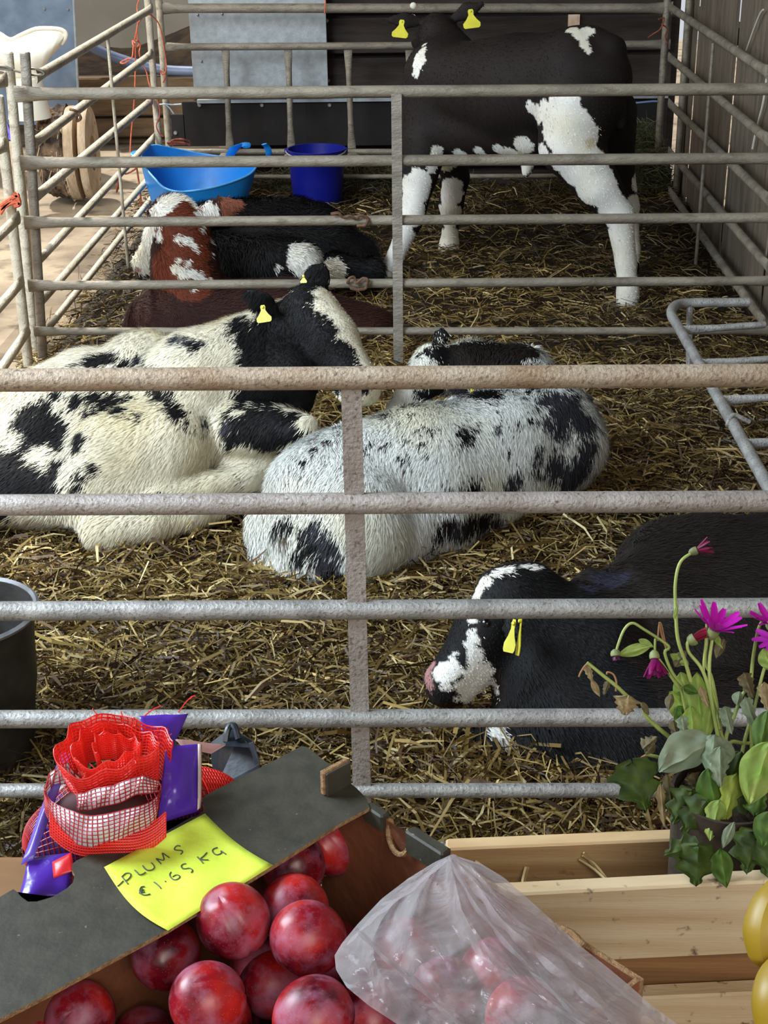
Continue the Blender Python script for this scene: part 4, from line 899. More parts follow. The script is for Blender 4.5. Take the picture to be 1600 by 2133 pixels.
for s in (-1, 1):
    m = MB(); m.obox((cxx+s*(rt+.008), Yb, h-.012), (1, 0, 0), (0, 1, 0), (0, 0, 1), .007, .014, .014, .004); m.build('bail_lug', DBLUE, e)
# black rubber bucket, near left edge
Yk = 2.62; rk = m_of(150, atY(-80, 1300, Yk)); pk = atY(-80, 1275, Yk); hk = pk[2]; ckx = pk[0]
e = empty('bucket', (ckx, Yk, 0), 'black rubber bucket with a pale rim at the left edge behind the front hurdle', 'bucket')
m = MB(); m.lathe([(0, .004), (rk*.70, .004), (rk*.74, .03), (rk*.86, hk*.5), (rk*.97, hk-.02), (rk, hk-.01), (rk+.006, hk), (rk-.006, hk), (rk*.9, hk*.55), (rk*.7, .04), (0, .02)], (ckx, Yk, 0), 48); m.build('shell', BLACKP, e)
m = MB(); m.lathe([(rk-.004, hk), (rk+.002, hk+.006), (rk+.009, hk+.001), (rk+.006, hk-.006)], (ckx, Yk, 0), 48); tag(m.build('rim', noise_mat('worn_grey_rim', (96, 96, 98), (130, 130, 134), 20, .5), e), 'worn grey rim')

# ------------------------------------------------------------------ things beyond the left hurdle
WHITEP = noise_mat('white_moulded_plastic', (226, 220, 200), (240, 236, 224), 5, 0.45, 0, 0.05, c3=(176, 140, 92), s3=13, lo3=0.62, hi3=0.78)
# rotted log section, hollow cut end
Yl = 8.4; lg = empty('log', atY(130, 400, Yl)*[1, 1, 0], 'hollow rotted tree log section with pale ends in the left yard', 'log')
BARK = noise_mat('shaggy_bark', (48, 36, 26), (128, 104, 80), 14, 0.9, 0, 1.0, c3=(30, 22, 16), s3=24, lo3=0.5, hi3=0.62)
PALEWOOD = noise_mat('pale_weathered_wood', (172, 146, 116), (204, 182, 152), 12, 0.8, 0, 0.4, (3, 1, 1), (140, 108, 76), 20)
a = atY(118, 300, Yl+.05); bq = atY(168, 300, Yl-.02)
g = []
for i in range(26):
    t = i/25; cc = a+(bq-a)*t*1.0; row = []
    for k in range(40):
        th = 2*math.pi*k/40
        rr = (0.250+.02*t)*(1+.10*float(fbm(np.array([math.cos(th)*2.5, math.sin(th)*2.5, t*3]), 3))+.06*float(fbm(np.array([math.cos(th)*9, math.sin(th)*9, t*9]), 2)))
        row.append((cc[0]-.06+.02*math.cos(th), cc[1]+math.cos(th)*rr*.72, 0.262+math.sin(th)*rr))
    row.append(row[0]); g.append(row)
m = MB(); m.grid(g); m.build('bark', BARK, lg)
def disc(px, Yd, r0, r1, xth, name, mat, zc=.262, sy=.72):
    p = atY(px, 300, Yd); m = MB(); m.lathe([(r0, 0), (r1, 0), (r1*1.02, xth*.3), (r1*1.02, xth*.8), (r1, xth), (r0, xth), (r0, 0)] if r0 else [(0, 0), (r1, 0), (r1, xth), (0, xth)], (p[0], p[1], zc), 40, (1, 0, 0), xdir=(0, 0, 1), sy=sy); return m.build(name, mat, lg)
disc(146, Yl-.02, .13, .262, .055, 'pale_rim', PALEWOOD)
disc(176, Yl-.02, .10, .262, .045, 'pale_rim', PALEWOOD)
disc(158, Yl-.02, 0, .135, .03, 'hollow_face', noise_mat('hollow_wood', (96, 70, 42), (136, 104, 66), 10, .9, 0, .3))
m = MB()
for k in range(60):
    t = random.random(); th = random.uniform(-.6, math.pi+.6); p = a+(bq-a)*t
    r0 = .245; q = np.array([p[0]-.06, p[1]-abs(math.cos(th))*r0*.72, .262+math.sin(th)*r0]); d = np.array([random.uniform(-.03, .03), random.uniform(-.05, -.01), random.uniform(-.09, .02)])
    m.tube(smooth_path([q, q+d*.6+[0, -.01, 0], q+d*1.2], 3), [.004, .004, .003, .003, .002, .002, .001][:len(smooth_path([q, q, q], 3))], 5)
f_ = m.build('bark_fibres', PALEWOOD, lg); f_['kind'] = 'stuff'
# white moulded tub tipped on the log
wt = empty('white_tub', atY(60, 200, 8.2), 'white moulded plastic tub with flared scoop lip standing on the log at the top left', 'tub')
Yw = 8.25; G = []
outline_t = [(-60, 40), (-30, 58), (0, 70), (22, 82), (45, 72), (75, 60), (108, 59), (128, 62), (138, 70), (136, 80), (128, 92)]
outline_b = [(-60, 160), (-30, 165), (0, 170), (22, 178), (45, 182), (68, 182), (80, 168), (88, 150), (98, 128), (112, 112), (126, 98)]
for i, (tt, bb) in enumerate(zip(outline_t, outline_b)):
    row = []
    for j in range(13):
        s = j/12; x = tt[0]*(1-s)+bb[0]*s; y = tt[1]*(1-s)+bb[1]*s
        row.append(atY(x, y, Yw-0.11*math.sin(math.pi*s)*math.sin(math.pi*min(1, (i+2)/12))+.03*s))
    G.append(row)
G = np.array(G); Gs = np.array([[G[min(int(i), 9)][j]*(1-(i-min(int(i), 9)))+G[min(int(i), 9)+1][j]*(i-min(int(i), 9)) for j in range(13)] for i in np.linspace(0, 10, 41)])
m = MB(); m.grid(Gs); o = m.build('tub_shell', WHITEP, wt); md = o.modifiers.new('thick', 'SOLIDIFY'); md.thickness = .012
md = o.modifiers.new('sub', 'SUBSURF'); md.levels = 1; md.render_levels = 1
m = MB(); m.tube(smooth_path([atY(x, y, Yw-.005) for x, y in outline_t], 4), .011, 8); m.build('rim', WHITEP, wt)
m = MB(); pz = atY(55, 182, Yw-.03); m.tube([pz+[0, 0, .05], (pz[0], pz[1], .49)], [.09, .12], 16); m.build('foot', WHITEP, wt)
lg2 = atY(30, 200, 6.9)
# purple scrap and pale post at the very left edge
m = MB(); m.prism([atY(x, y, 5.6) for x, y in [(4, 262), (14, 255), (26, 290), (22, 292), (8, 284)]], (0, 1, 0), .01); tag(m.build('purple_wrapper', noise_mat('purple_white_wrapper', (84, 60, 200), (150, 130, 230), 60, .4), None, False), 'scrap of purple and white wrapper at the left edge', 'wrapper')
m = MB(); m.tube(smooth_path([atY(22, 300, 5.75), atY(28, 345, 5.72), atY(34, 420, 5.7), (atY(34, 420, 5.7)[0], 5.7, .0)], 3), .045, 10); tag(m.build('wooden_stake', PALEWOOD), 'pale weathered stake standing beyond the left posts', 'stake')
# bright patch set on the back planks, a sunlit slot painted as colour
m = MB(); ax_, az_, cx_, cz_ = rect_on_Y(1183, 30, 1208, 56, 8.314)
m.box((ax_, 8.306, az_), (cx_, 8.318, cz_)); m.build('lit_slot_patch', noise_mat('painted_sunlit_brick', (236, 190, 160), (250, 226, 200), 30, .8), WB, False)
m = MB(); m.ball(atY(861, 12, 7.93), .018, 10, (1, .5, 1)); tag(m.build('paper_scrap', WHITEP), 'white scrap stuck on the top rail left of the standing calf head', 'scrap')
m = MB(); m.ball(atY(859, 34, 7.93), .014, 10, (1.3, .5, .8)); tag(m.build('paper_scrap', WHITEP), 'white scrap just under the top rail left of the standing calf head', 'scrap')
# ------------------------------------------------------------------ stall in front
PINE = noise_mat('pine_board', (176, 140, 96), (206, 176, 132), 2.6, 0.62, 0, 0.12, (1.2, 10, 26), (120, 88, 54), 46, lo3=0.64, hi3=0.74, bscale=30, iso3=True)
PINE_L = noise_mat('weathered_pine_board', (186, 158, 118), (210, 190, 156), 2.6, 0.65, 0, 0.12, (1.2, 10, 26), (92, 74, 54), 70, lo3=0.63, hi3=0.72, bscale=30, iso3=True)
PINE_D = noise_mat('dark_pine_board', (118, 82, 46), (144, 104, 62), 3, 0.7, 0, 0.15, (1.2, 10, 26))
ZT = 0.70
tb = empty('trestle_table', (0.15, .95, 0), 'wooden table under the crates, below the picture', 'table')
m = MB(); m.box((-1.1, .42, ZT-.04), (1.15, 1.36, ZT), .004); m.build('table_top', PINE_D, tb, False)
for x in (-1.02, 1.07):
    for y in (.50, 1.28):
        m = MB(); m.box((x-.03, y-.03, 0), (x+.03, y+.03, ZT-.04), .004); m.build('leg', PINE_D, tb, False)
# slatted crate
cr = empty('slatted_crate', (.42, 1.08, ZT), 'pine slatted crate holding the potted plant at the lower right', 'crate')
YF, YB = 1.02, 1.150
def board(p, q, th, h0, name='slat', mat=PINE, label=None):
    m = MB(); p = np.array(p, float); q = np.array(q, float); d = q-p; L = np.linalg.norm(d); d /= L
    m.obox((p+q)/2+[0, 0, 0], d, np.cross([0, 0, 1], d), (0, 0, 1), L/2, th/2, h0/2, .002); o = m.build(name, mat, cr, False)
    if label: o['label'] = label
def xz(px, py, Y): return atY(px, py, Y)
tl, tr = xz(1085, 1862, YF-.009), xz(1600, 1836, YF-.009)
sl = (tr[2]-tl[2])/(tr[0]-tl[0]); zf = tl[2]-sl*(tl[0]-.0)
hF = tl[2]-xz(1300, 2020, YF-.009)[2]-.004
X0, X1 = .02, .62
for k, (mt, hh, gap0, y_) in enumerate([(PINE_L, hF, 0, YF)]):
    board((X0, y_, zf+sl*X0-hh/2), (X1, y_, zf+sl*X1-hh/2), .018, hh, mat=mt)
z2 = xz(1330, 2072, YF-.009)[2]; h2 = .085
board((X0, YF, z2-h2/2+sl*(X0-.25)), (X1, YF, z2-h2/2+sl*(X1-.25)), .018, h2, mat=PINE_L)
z3 = z2-h2-.02
board((X0, YF, z3-.03), (X1, YF, z3-.03), .018, .06, mat=PINE_L)
tlb, trb = xz(945, 1768, YB), xz(1400, 1749, YB); slb = (trb[2]-tlb[2])/(trb[0]-tlb[0]); zb0 = tlb[2]-slb*tlb[0]
for (off, hh) in [(0, .11), (.125, .09)]:
    board((X0-.0, YB+.009, zb0+slb*X0-off-hh/2), (X1, YB+.009, zb0+slb*X1-off-hh/2), .018, hh)
m = MB(); m.box((X0, YF+.010, ZT+.01), (X1, YB-.001, ZT+.025), .002); m.build('bottom_board', PINE_D, cr, False)
for x in (X0+.008, X1-.008):
    m = MB(); m.box((x-.008, YF+.010, ZT), (x+.008, YB-.001, zb0-.01), .002); m.build('end_board', PINE_D, cr, False)
m = MB(); m.box((.05, YF+.011, ZT+.03), (X1-.02, YF+.020, zf-.03), .001); tag(m.build('inner_board', PINE_D, cr, False), 'dark board seen through the gap between front slats')
# straw stalks fallen in the crate
STK = noise_mat('straw_stalk', (150, 124, 74), (206, 184, 132), 30, .55)
def stalk(label, sts, r=.0016):
    m = MB()
    for s in sts: m.tube(smooth_path(s, 3), r, 5)
    tag(m.build('straw_stalk', STK), label, 'straw')
stalk('short straw stalk upright against the back slat of the crate', [[atY(1088, 1856, YB-.02), atY(1092, 1830, YB-.008), atY(1098, 1806, YB-.003)]], .0025)
stalk('split dark straw stalk slanting across the inside of the crate', [[atY(1283, 1850, YB-.03), atY(1250, 1818, YB-.008), atY(1216, 1776, YB-.003)], [atY(1281, 1850, YB-.03), atY(1240, 1812, YB-.01), atY(1206, 1790, YB-.003)], [atY(1270, 1838, YB-.02), atY(1240, 1800, YB-.006), atY(1214, 1782, YB-.003)]])
stalk('thin straw stalk lying on the crate beside the plastic bag tip', [[atY(990, 1794, YB-.004), atY(1000, 1800, YB-.006), atY(1016, 1812, YB-.008)]])

# bananas at the right edge
BAN = noise_mat('banana_skin', (140, 112, 20), (164, 134, 34), 8, 0.45, 0, 0.03, c3=(110, 86, 26), s3=30, lo3=0.68, hi3=0.74)
BANT = plain('banana_tip', (44, 34, 22), .7)
def banana(label, pts, rs, tip_end=True):
    P = smooth_path([atD(x, y, d) for x, y, d in pts], 5); n_ = len(P); R = np.interp(np.linspace(0, 1, n_), np.linspace(0, 1, len(rs)), rs)
    e = empty('banana', P[-1], label, 'banana', 'bananas at the lower right edge'); m = MB(); m.tube(P, R, 6); o = m.build('skin', BAN, e)
    md = o.modifiers.new('s', 'SUBSURF'); md.levels = 2; md.render_levels = 2
    m = MB(); d = nrm(P[-1]-P[-2]); m.tube([P[-1]-d*.004, P[-1]+d*.006], [R[-1]*.95, R[-1]*.7], 8); m.build('tip', BANT, e)
banana('upper banana with dark tip at the right edge against the crate', [(1650, 1830, .98), (1612, 1890, .97), (1598, 1940, .965), (1603, 1985, .965), (1612, 2002, .965)], [.012, .018, .0195, .017, .008])
banana('lower banana at the right edge below the dark tip of the other', [(1670, 1990, .95), (1628, 2040, .94), (1618, 2090, .93), (1625, 2160, .93), (1640, 2190, .93)], [.012, .018, .0195, .017, .008])
m = MB(); q0, q1 = atD(1630, 2010, .99), atD(1690, 2200, .95)
bx = empty('banana_box', (.34, .93, ZT), 'low pine box under the bananas beyond the right edge', 'box')
m = MB(); m.box((.27, .84, ZT), (.60, .985, ZT+.10), .003); m.build('box_body', PINE_D, bx, False)

# ------------------------------------------------------------------ plum box
BLKCARD = noise_mat('black_printed_card', (50, 48, 38), (64, 61, 50), 60, 0.6, 0, 0.06, c3=(104, 100, 88), s3=170, lo3=0.70, hi3=0.73, detail=3)
BRCARD = noise_mat('brown_corrugated_card', (110, 62, 36), (134, 80, 50), 20, 0.8, 0, 0.15)
CARDEDGE = noise_mat('raw_card_edge', (130, 96, 62), (176, 140, 98), 240, 0.85, 0, 0.5)
ZL = 1.10
A0 = atZ(770, 1682, ZL); e1 = atZ(0, 2118, ZL)-A0; LLEN = np.linalg.norm(e1); e1 = e1/LLEN
e2 = atZ(1215, 1968, ZL)-A0; e2 = nrm(e2-e1*np.dot(e2, e1)); UPZ = np.array([0, 0, 1.])
def L2W(u, v, z=0.0): return A0+e1*u+e2*v+UPZ*z
def W2L(p): d = np.asarray(p)-A0; return float(d@e1), float(d@e2)
pb_ = empty('plum_box', (*(L2W(.17, .12)[:2]), ZL-.17), 'black and brown cardboard fruit box full of red plums at the lower left', 'box')
BL = LLEN+.10; BWD = .27
outer = [(770, 1682), (763, 1662), (741, 1640), (712, 1618), (690, 1596), (668, 1578), (640, 1556), (628, 1554), (560, 1590), (440, 1650), (424, 1660), (422, 1674), (426, 1684), (420, 1694), (408, 1700), (398, 1702), (350, 1730), (332, 1724), (322, 1716), (310, 1718), (240, 1756), (160, 1792), (150, 1800), (150, 1812), (155, 1822), (152, 1838), (140, 1850), (110, 1868), (76, 1878), (58, 1878), (44, 1868), (36, 1858), (28, 1852), (0, 1868)]
inner_px = [(0, 2122), (90, 2076), (350, 1936), (570, 1802), (700, 1720)]
pts = [atZ(x, y, ZL) for x, y in outer]; e0 = L2W(BL, 0)
far_o = pts[-1]+e1*(BL-W2L(pts[-1])[0])
poly = pts+[far_o]+[far_o+e2*(-W2L(far_o)[1])]+[atZ(x, y, ZL) for x, y in inner_px]
# flat ledge: dark face with raw edges
def fill_poly(poly, z0, z1, name, mat, parent, edge_mat=None):
    import bmesh
    bm = bmesh.new(); vt = [bm.verts.new((p[0], p[1], p[2]+z1)) for p in poly]; bt = [bm.verts.new((p[0], p[1], p[2]+z0)) for p in poly]
    f1 = bm.faces.new(vt); f2 = bm.faces.new(bt[::-1]); sides = []
    for i in range(len(poly)):
        j = (i+1) % len(poly); sides.append(bm.faces.new((vt[j], vt[i], bt[i], bt[j])))
    for f in sides: f.material_index = 1 if edge_mat else 0
    bmesh.ops.triangulate(bm, faces=[f1, f2]); bmesh.ops.recalc_face_normals(bm, faces=bm.faces)
    org = wloc(parent)
    for v in bm.verts: v.co -= Vector(org)
    me = bpy.data.meshes.new(name); bm.to_mesh(me); bm.free(); me.materials.append(mat)
    if edge_mat: me.materials.append(edge_mat)
    o = bpy.data.objects.new(name, me); COL.objects.link(o); o.parent = parent; return o
fill_poly(poly, -.0035, 0, 'ledge_flap', BLKCARD, pb_, CARDEDGE)
def wall(u0, v0, u1, v1, z0, z1, th, name, mat, cut=None):
    a, b_ = L2W(u0, v0), L2W(u1, v1); d = b_-a; L = np.linalg.norm(d[:2]); d = d/L; nn = np.cross(UPZ, d)
    prof = [(0, z0), (L, z0), (L, z1)]
    if cut:
        for (c0, c1, dep) in cut[::-1]:
            prof += [(c1, z1), (c1-.004, z1-dep*.6), (c1-.012, z1-dep*.95), ((c0+c1)/2, z1-dep), (c0+.012, z1-dep*.95), (c0+.004, z1-dep*.6), (c0, z1)]
    prof += [(0, z1)]
    p3 = [a+d*x+UPZ*z for x, z in prof]
    import bmesh
    bm = bmesh.new(); f = [bm.verts.new(tuple(p)) for p in p3]; g_ = [bm.verts.new(tuple(p+nn*th)) for p in p3]
    fa = bm.faces.new(f); fb = bm.faces.new(g_[::-1]); sd = []
    for i in range(len(f)):
        j = (i+1) % len(f); sd.append(bm.faces.new((f[j], f[i], g_[i], g_[j])))
    fb.material_index = 1
    for s_ in sd: s_.material_index = 2
    bmesh.ops.triangulate(bm, faces=[fa, fb]); bmesh.ops.recalc_face_normals(bm, faces=bm.faces)
    org = Vector(wloc(pb_))
    for v in bm.verts: v.co -= org
    me = bpy.data.meshes.new(name); bm.to_mesh(me); bm.free()
    for mm in mat: me.materials.append(mm)
    o = bpy.data.objects.new(name, me); COL.objects.link(o); o.parent = pb_; return o
uo = -.004
wall(BL, -.078, uo, -.078, -.17, -.0045, .004, 'outer_side', [BRCARD, BLKCARD, CARDEDGE])
wall(BL, BWD, uo, BWD, -.17, -.0045, .004, 'outer_side', [BRCARD, BLKCARD, CARDEDGE])
cu0 = .010; cu1 = .034
wall(uo, -.07, uo, BWD, -.17, -.006, .005, 'end_wall', [BRCARD, BLKCARD, CARDEDGE], cut=[(.088, .118, .022)])
wall(BL, BWD, BL, -.07, -.17, -.006, .004, 'end_wall', [BRCARD, BLKCARD, CARDEDGE])
m = MB(); c_ = L2W(BL/2, (BWD-.078)/2, -.1685); m.obox(c_, e1, e2, UPZ, BL/2, (BWD+.07)/2, .002); m.build('base', BRCARD, pb_, False)
# dark tabs on the end wall and the little upright tab near the corner
def card_block(px, py, hu, hv, hz, z, name='corner_tab', rot=0.0):
    c_ = atZ(px, py, ZL+z); a_ = e1*math.cos(rot)+e2*math.sin(rot); b_ = -e1*math.sin(rot)+e2*math.cos(rot)
    m = MB(); m.obox(c_, a_, b_, UPZ, hu, hv, hz, .002); return m.build(name, BLKCARD, pb_, False)
c_ = atZ(706, 1646, ZL); m = MB(); m.obox(c_+UPZ*.011, e1, e2, UPZ, .0135, .0012, .011, .0012); m.build('corner_tab', BLKCARD, pb_, False)
m = MB(); m.obox(c_+UPZ*.0115-e2*.0042, e1, e2, UPZ, .0145, .0028, .0115, .0012); m.build('raw_tab_edge', CARDEDGE, pb_, False)
def endpt(px, py, z): p = atZ(px, py, ZL+z); return W2L(p)
u_, v_ = endpt(884, 1748, .0)
m = MB(); m.obox(L2W(-.004, v_+.003, -.010), e1, e2, UPZ, .0055, .021, .011, .0015); m.build('corner_tab', BLKCARD, pb_, False)
u_, v_ = endpt(775, 1690, .0)
m = MB(); m.obox(L2W(-.004, .004, -.009), e1, e2, UPZ, .0048, .011, .008, .0015); m.build('corner_tab', BLKCARD, pb_, False)
m = MB(); m.tube(smooth_path([L2W(-.008, .016, -.006), L2W(-.003, .019, -.018), L2W(.001, .030, -.026), L2W(.001, .041, -.023), L2W(-.004, .047, -.008)], 4), .0024, 6); m.build('torn_card_lip', CARDEDGE, pb_)
m = MB(); p0, p1 = atZ(1168, 1935, ZL-.004), atZ(1216, 1972, ZL-.004); m.tube([p0, (p0+p1)/2+[0, 0, .003], p1], .0035, 6); m.build('torn_card_lip', CARDEDGE, pb_)

# support under the box
sc = empty('support_crate', (*(L2W(.17, .10)[:2]), ZT), 'plain pine crate carrying the plum box, hidden below it', 'crate')
m = MB(); c_ = L2W(.15, .09); m.obox((c_[0], c_[1], (ZT+ZL-.171)/2), e1, e2, UPZ, .14, .10, (ZL-.171-ZT)/2-.0005, .004); m.build('crate_body', PINE_D, sc, False)

# ------------------------------------------------------------------ sticky note
NOTE = noise_mat('fluorescent_yellow_paper', (214, 236, 66), (222, 242, 84), 30, 0.75, 0, 0.15, lo=.3, hi=.7, bscale=60)
INK = plain('grey_pen_ink', (70, 84, 66), .6)
cs = {(0, 0): (217, 1806), (0, 1): (350, 1938), (1, 0): (427, 1694), (1, 1): (569, 1802)}
def note_xy(u, v):
    x = sum(w*cs[k][0] for k, w in (((0, 0), (1-u)*(1-v)), ((1, 0), u*(1-v)), ((0, 1), (1-u)*v), ((1, 1), u*v)))
    y = sum(w*cs[k][1] for k, w in (((0, 0), (1-u)*(1-v)), ((1, 0), u*(1-v)), ((0, 1), (1-u)*v), ((1, 1), u*v)))
    bow = math.sin(math.pi*v)*(1-u)*1.0; y += 16*bow*.9; x -= 8*bow
    bow = math.sin(math.pi*v)*u; y += 8*bow; x -= 10*bow*.4
    return x, y
def note_z(x, y): return ZL+.0022+.0012*math.sin(x*.021+y*.03)+.001*math.sin(x*.05)
nt_ = empty('sticky_note', atZ(390, 1815, ZL+.001), 'fluorescent yellow handwritten price note reading PLUMS €1.65 KG on the box', 'note')
G = [[(lambda x, y: atZ(x, y, note_z(x, y)))(*note_xy(i/14, j/14)) for j in range(15)] for i in range(15)]
m = MB(); m.grid(G); o = m.build('paper', NOTE, nt_); md = o.modifiers.new('s', 'SOLIDIFY'); md.thickness = .0004
strokes = [[(215, 545), (238, 572), (265, 605)], [(215, 545), (248, 517), (283, 518), (288, 540), (268, 566), (240, 582)], [(322, 490), (345, 512), (362, 528), (388, 524), (414, 508)],
 [(388, 452), (408, 478), (432, 491), (466, 488), (486, 470), (480, 448), (462, 428)], [(542, 438), (522, 416), (502, 394), (535, 402), (566, 406), (562, 378), (553, 348), (585, 368), (612, 386)],
 [(703, 290), (680, 286), (660, 298), (655, 318), (680, 324), (708, 326), (722, 338), (705, 358)],
 [(406, 626), (380, 630), (366, 650), (368, 675), (388, 694), (420, 697), (452, 688)], [(358, 664), (382, 660), (402, 654)], [(358, 680), (385, 676), (408, 672)], [(382, 640), (376, 690)],
 [(483, 590), (512, 612), (541, 642)], [(575, 582), (580, 586)], [(626, 506), (614, 528), (626, 554), (652, 570), (682, 564), (698, 546), (684, 532), (660, 532), (640, 546)],
 [(750, 436), (728, 440), (712, 452), (718, 474), (745, 478), (778, 474), (802, 488), (800, 504), (790, 508)],
 [(845, 380), (868, 404), (892, 432)], [(924, 344), (898, 372), (872, 396), (905, 404), (938, 404)], [(1012, 302), (982, 312), (970, 330), (984, 352), (1012, 362), (1044, 348), (1040, 330), (1060, 342), (1082, 358)], [(180, 625), (205, 602), (228, 580)]]
m = MB()
for s in strokes:
    s3 = [atZ(200+x/4, 1690+y/4, note_z(200+x/4, 1690+y/4)+.0005) for x, y in s]
    m.tube(smooth_path(s3, 4), .00052, 5)
m.build('handwriting', INK, nt_)

# ------------------------------------------------------------------ plums
def plum_mat():
    m_, nt, b = new_mat('plum_skin'); N = nt.nodes; L = nt.links
    tc = N.new('ShaderNodeTexCoord'); oi = N.new('ShaderNodeObjectInfo')
    ad = N.new('ShaderNodeVectorMath'); ad.operation = 'ADD'; cv = N.new('ShaderNodeVectorMath'); cv.operation = 'SCALE'; cv.inputs[3].default_value = 1
    L.new(tc.outputs['Object'], ad.inputs[0]); mulr = N.new('ShaderNodeMath'); mulr.operation = 'MULTIPLY'; mulr.inputs[1].default_value = 37
    L.new(oi.outputs['Random'], mulr.inputs[0]); L.new(mulr.outputs[0], ad.inputs[1])
    n1 = N.new('ShaderNodeTexNoise'); n1.inputs['Scale'].default_value = 26; n1.inputs['Detail'].default_value = 3; L.new(ad.outputs[0], n1.inputs[0])
    r1 = N.new('ShaderNodeValToRGB'); e = r1.color_ramp.elements; e[0].position = .36; e[0].color = (*lin((78, 10, 24)), 1); e[1].position = .66; e[1].color = (*lin((190, 40, 34)), 1)
    e2_ = r1.color_ramp.elements.new(.5); e2_.color = (*lin((142, 20, 34)), 1)
    L.new(n1.outputs[0], r1.inputs[0])
    n2 = N.new('ShaderNodeTexNoise'); n2.inputs['Scale'].default_value = 38; n2.inputs['Detail'].default_value = 6; n2.inputs['Roughness'].default_value = .65; L.new(ad.outputs[0], n2.inputs[0])
    r2 = N.new('ShaderNodeValToRGB'); r2.color_ramp.elements[0].position = .46; r2.color_ramp.elements[1].position = .74; r2.color_ramp.elements[1].color = (.72, .72, .72, 1); L.new(n2.outputs[0], r2.inputs[0])
    mx = N.new('ShaderNodeMixRGB'); mx.inputs[2].default_value = (*lin((178, 118, 146)), 1); L.new(r2.outputs[0], mx.inputs[0]); L.new(r1.outputs[0], mx.inputs[1])
    v = N.new('ShaderNodeTexVoronoi'); v.inputs['Scale'].default_value = 420; L.new(ad.outputs[0], v.inputs[0])
    r3 = N.new('ShaderNodeValToRGB'); r3.color_ramp.elements[0].position = .08; r3.color_ramp.elements[0].color = (.35, .35, .35, 1); r3.color_ramp.elements[1].position = .16; r3.color_ramp.elements[1].color = (0, 0, 0, 1); L.new(v.outputs[0], r3.inputs[0])
    mx2 = N.new('ShaderNodeMixRGB'); mx2.inputs[2].default_value = (*lin((220, 160, 150)), 1); L.new(r3.outputs[0], mx2.inputs[0]); L.new(mx.outputs[0], mx2.inputs[1])
    L.new(mx2.outputs[0], b.inputs['Base Color'])
    rr = N.new('ShaderNodeMapRange'); rr.inputs[1].default_value = .35; rr.inputs[2].default_value = .7; rr.inputs[3].default_value = .22; rr.inputs[4].default_value = .55; L.new(n2.outputs[0], rr.inputs[0]); L.new(rr.outputs[0], b.inputs['Roughness'])
    b.inputs['Subsurface Weight'].default_value = .08; b.inputs['Subsurface Radius'].default_value = (.01, .003, .002)
    return m_
PLUM = plum_mat()
def plum_mesh():
    m = MB(); n = 40; k = 24
    for i in range(1, k):
        ph = math.pi*i/k
        for j in range(n):
            th = 2*math.pi*j/n; r = 1.0
            r *= 1-.07*math.exp(-(ph/.28)**2)-.03*math.exp(-((math.pi-ph)/.25)**2)
            dth = min(abs(th-math.pi), 9); r *= 1-.085*math.exp(-(dth/.12)**2)*math.sin(ph)**.5
            r *= 1+.02*math.cos(th)
            m.v.append((r*math.sin(ph)*math.cos(th), r*math.sin(ph)*math.sin(th)*1.0, r*math.cos(ph)*1.05)); m.c.append((1, 1, 1))
    m.v += [(0, 0, .97), (0, 0, -1.02)]; m.c += [(1, 1, 1)]*2; t = len(m.v)-2
    m.f = [(i*n+j, (i+1)*n+j, (i+1)*n+(j+1) % n, i*n+(j+1) % n) for i in range(k-2) for j in range(n)]
    m.f += [(t, j, (j+1) % n) for j in range(n)]+[(t+1, (k-2)*n+(j+1) % n, (k-2)*n+j) for j in range(n)]
    me = bpy.data.meshes.new('plum'); me.from_pydata([(x*.0272, y*.0272, z*.0272) for x, y, z in m.v], [], m.f); me.polygons.foreach_set('use_smooth', np.ones(len(me.polygons), bool)); me.materials.append(PLUM); return me
PM = plum_mesh()
def plum(px, py, r, label, rot=None, group='red plums in the cardboard box', pos=None, sc=1.0):
    o = bpy.data.objects.new('plum', PM); COL.objects.link(o)
    p = atD(px, py, .0272*F_PX/r) if pos is None else pos
    o.location = p.tolist(); o.scale = (sc, sc, sc*1.0)
    if rot is None: o.rotation_euler = (random.uniform(0, 6), random.uniform(0, 6), random.uniform(0, 6))
    else: o.rotation_mode = 'QUATERNION'; o.rotation_quaternion = rot
    tag(o, label, 'plum', group); return o
def facing(axis, groove):
    """rotation that puts the stem end along axis and the cleft towards groove"""
    z = nrm(axis); x = -nrm(np.asarray(groove)-z*np.dot(groove, z)); y = np.cross(z, x)
    return Matrix(((x[0], y[0], z[0]), (x[1], y[1], z[1]), (x[2], y[2], z[2]))).to_quaternion()
plum(641, 1956, 78, 'large bright red plum right beside the clear bag', facing(ivec(.8, .3, -.5), ivec(-.2, .9, .1)))
plum(487, 1919, 77, 'red plum with a deep cleft just below the yellow note', facing(ivec(-.35, -.75, .35), ivec(.3, .1, 1)))
plum(612, 1896, 74, 'plum half hidden behind the large bright one')
plum(345, 1988, 73, 'dark red plum below the bottom corner of the yellow note', facing(ivec(.2, -.4, -.8), ivec(0, .9, -.3)))
plum(435, 2085, 81, 'dark mottled plum at the bottom centre of the box', facing(ivec(.3, .6, -.6), ivec(.2, -.8, .6)))
plum(552, 2025, 72, 'shaded plum low between the bright plum and the mottled one')
plum(655, 2120, 84, 'dark plum cut by the bottom edge beside the clear bag')
plum(196, 2048, 64, 'orange red plum under the ledge at left')
plum(166, 2118, 74, 'plum with stem dimple at the bottom left', facing(ivec(.0, -.45, .8), ivec(-.6, .2, .6)))
plum(300, 2168, 72, 'plum just showing at the bottom edge between two others')
plum(30, 2150, 74, 'plum in the bottom left corner')
plum(612, 1800, 68, 'shaded plum under the right corner of the yellow note')
plum(688, 1758, 66, 'dark plum in the shade by the box corner')
plum(775, 2120, 76, 'plum partly under the clear bag at the bottom')
plum(845, 1985, 73, 'plum seen dimly through the middle of the clear bag')
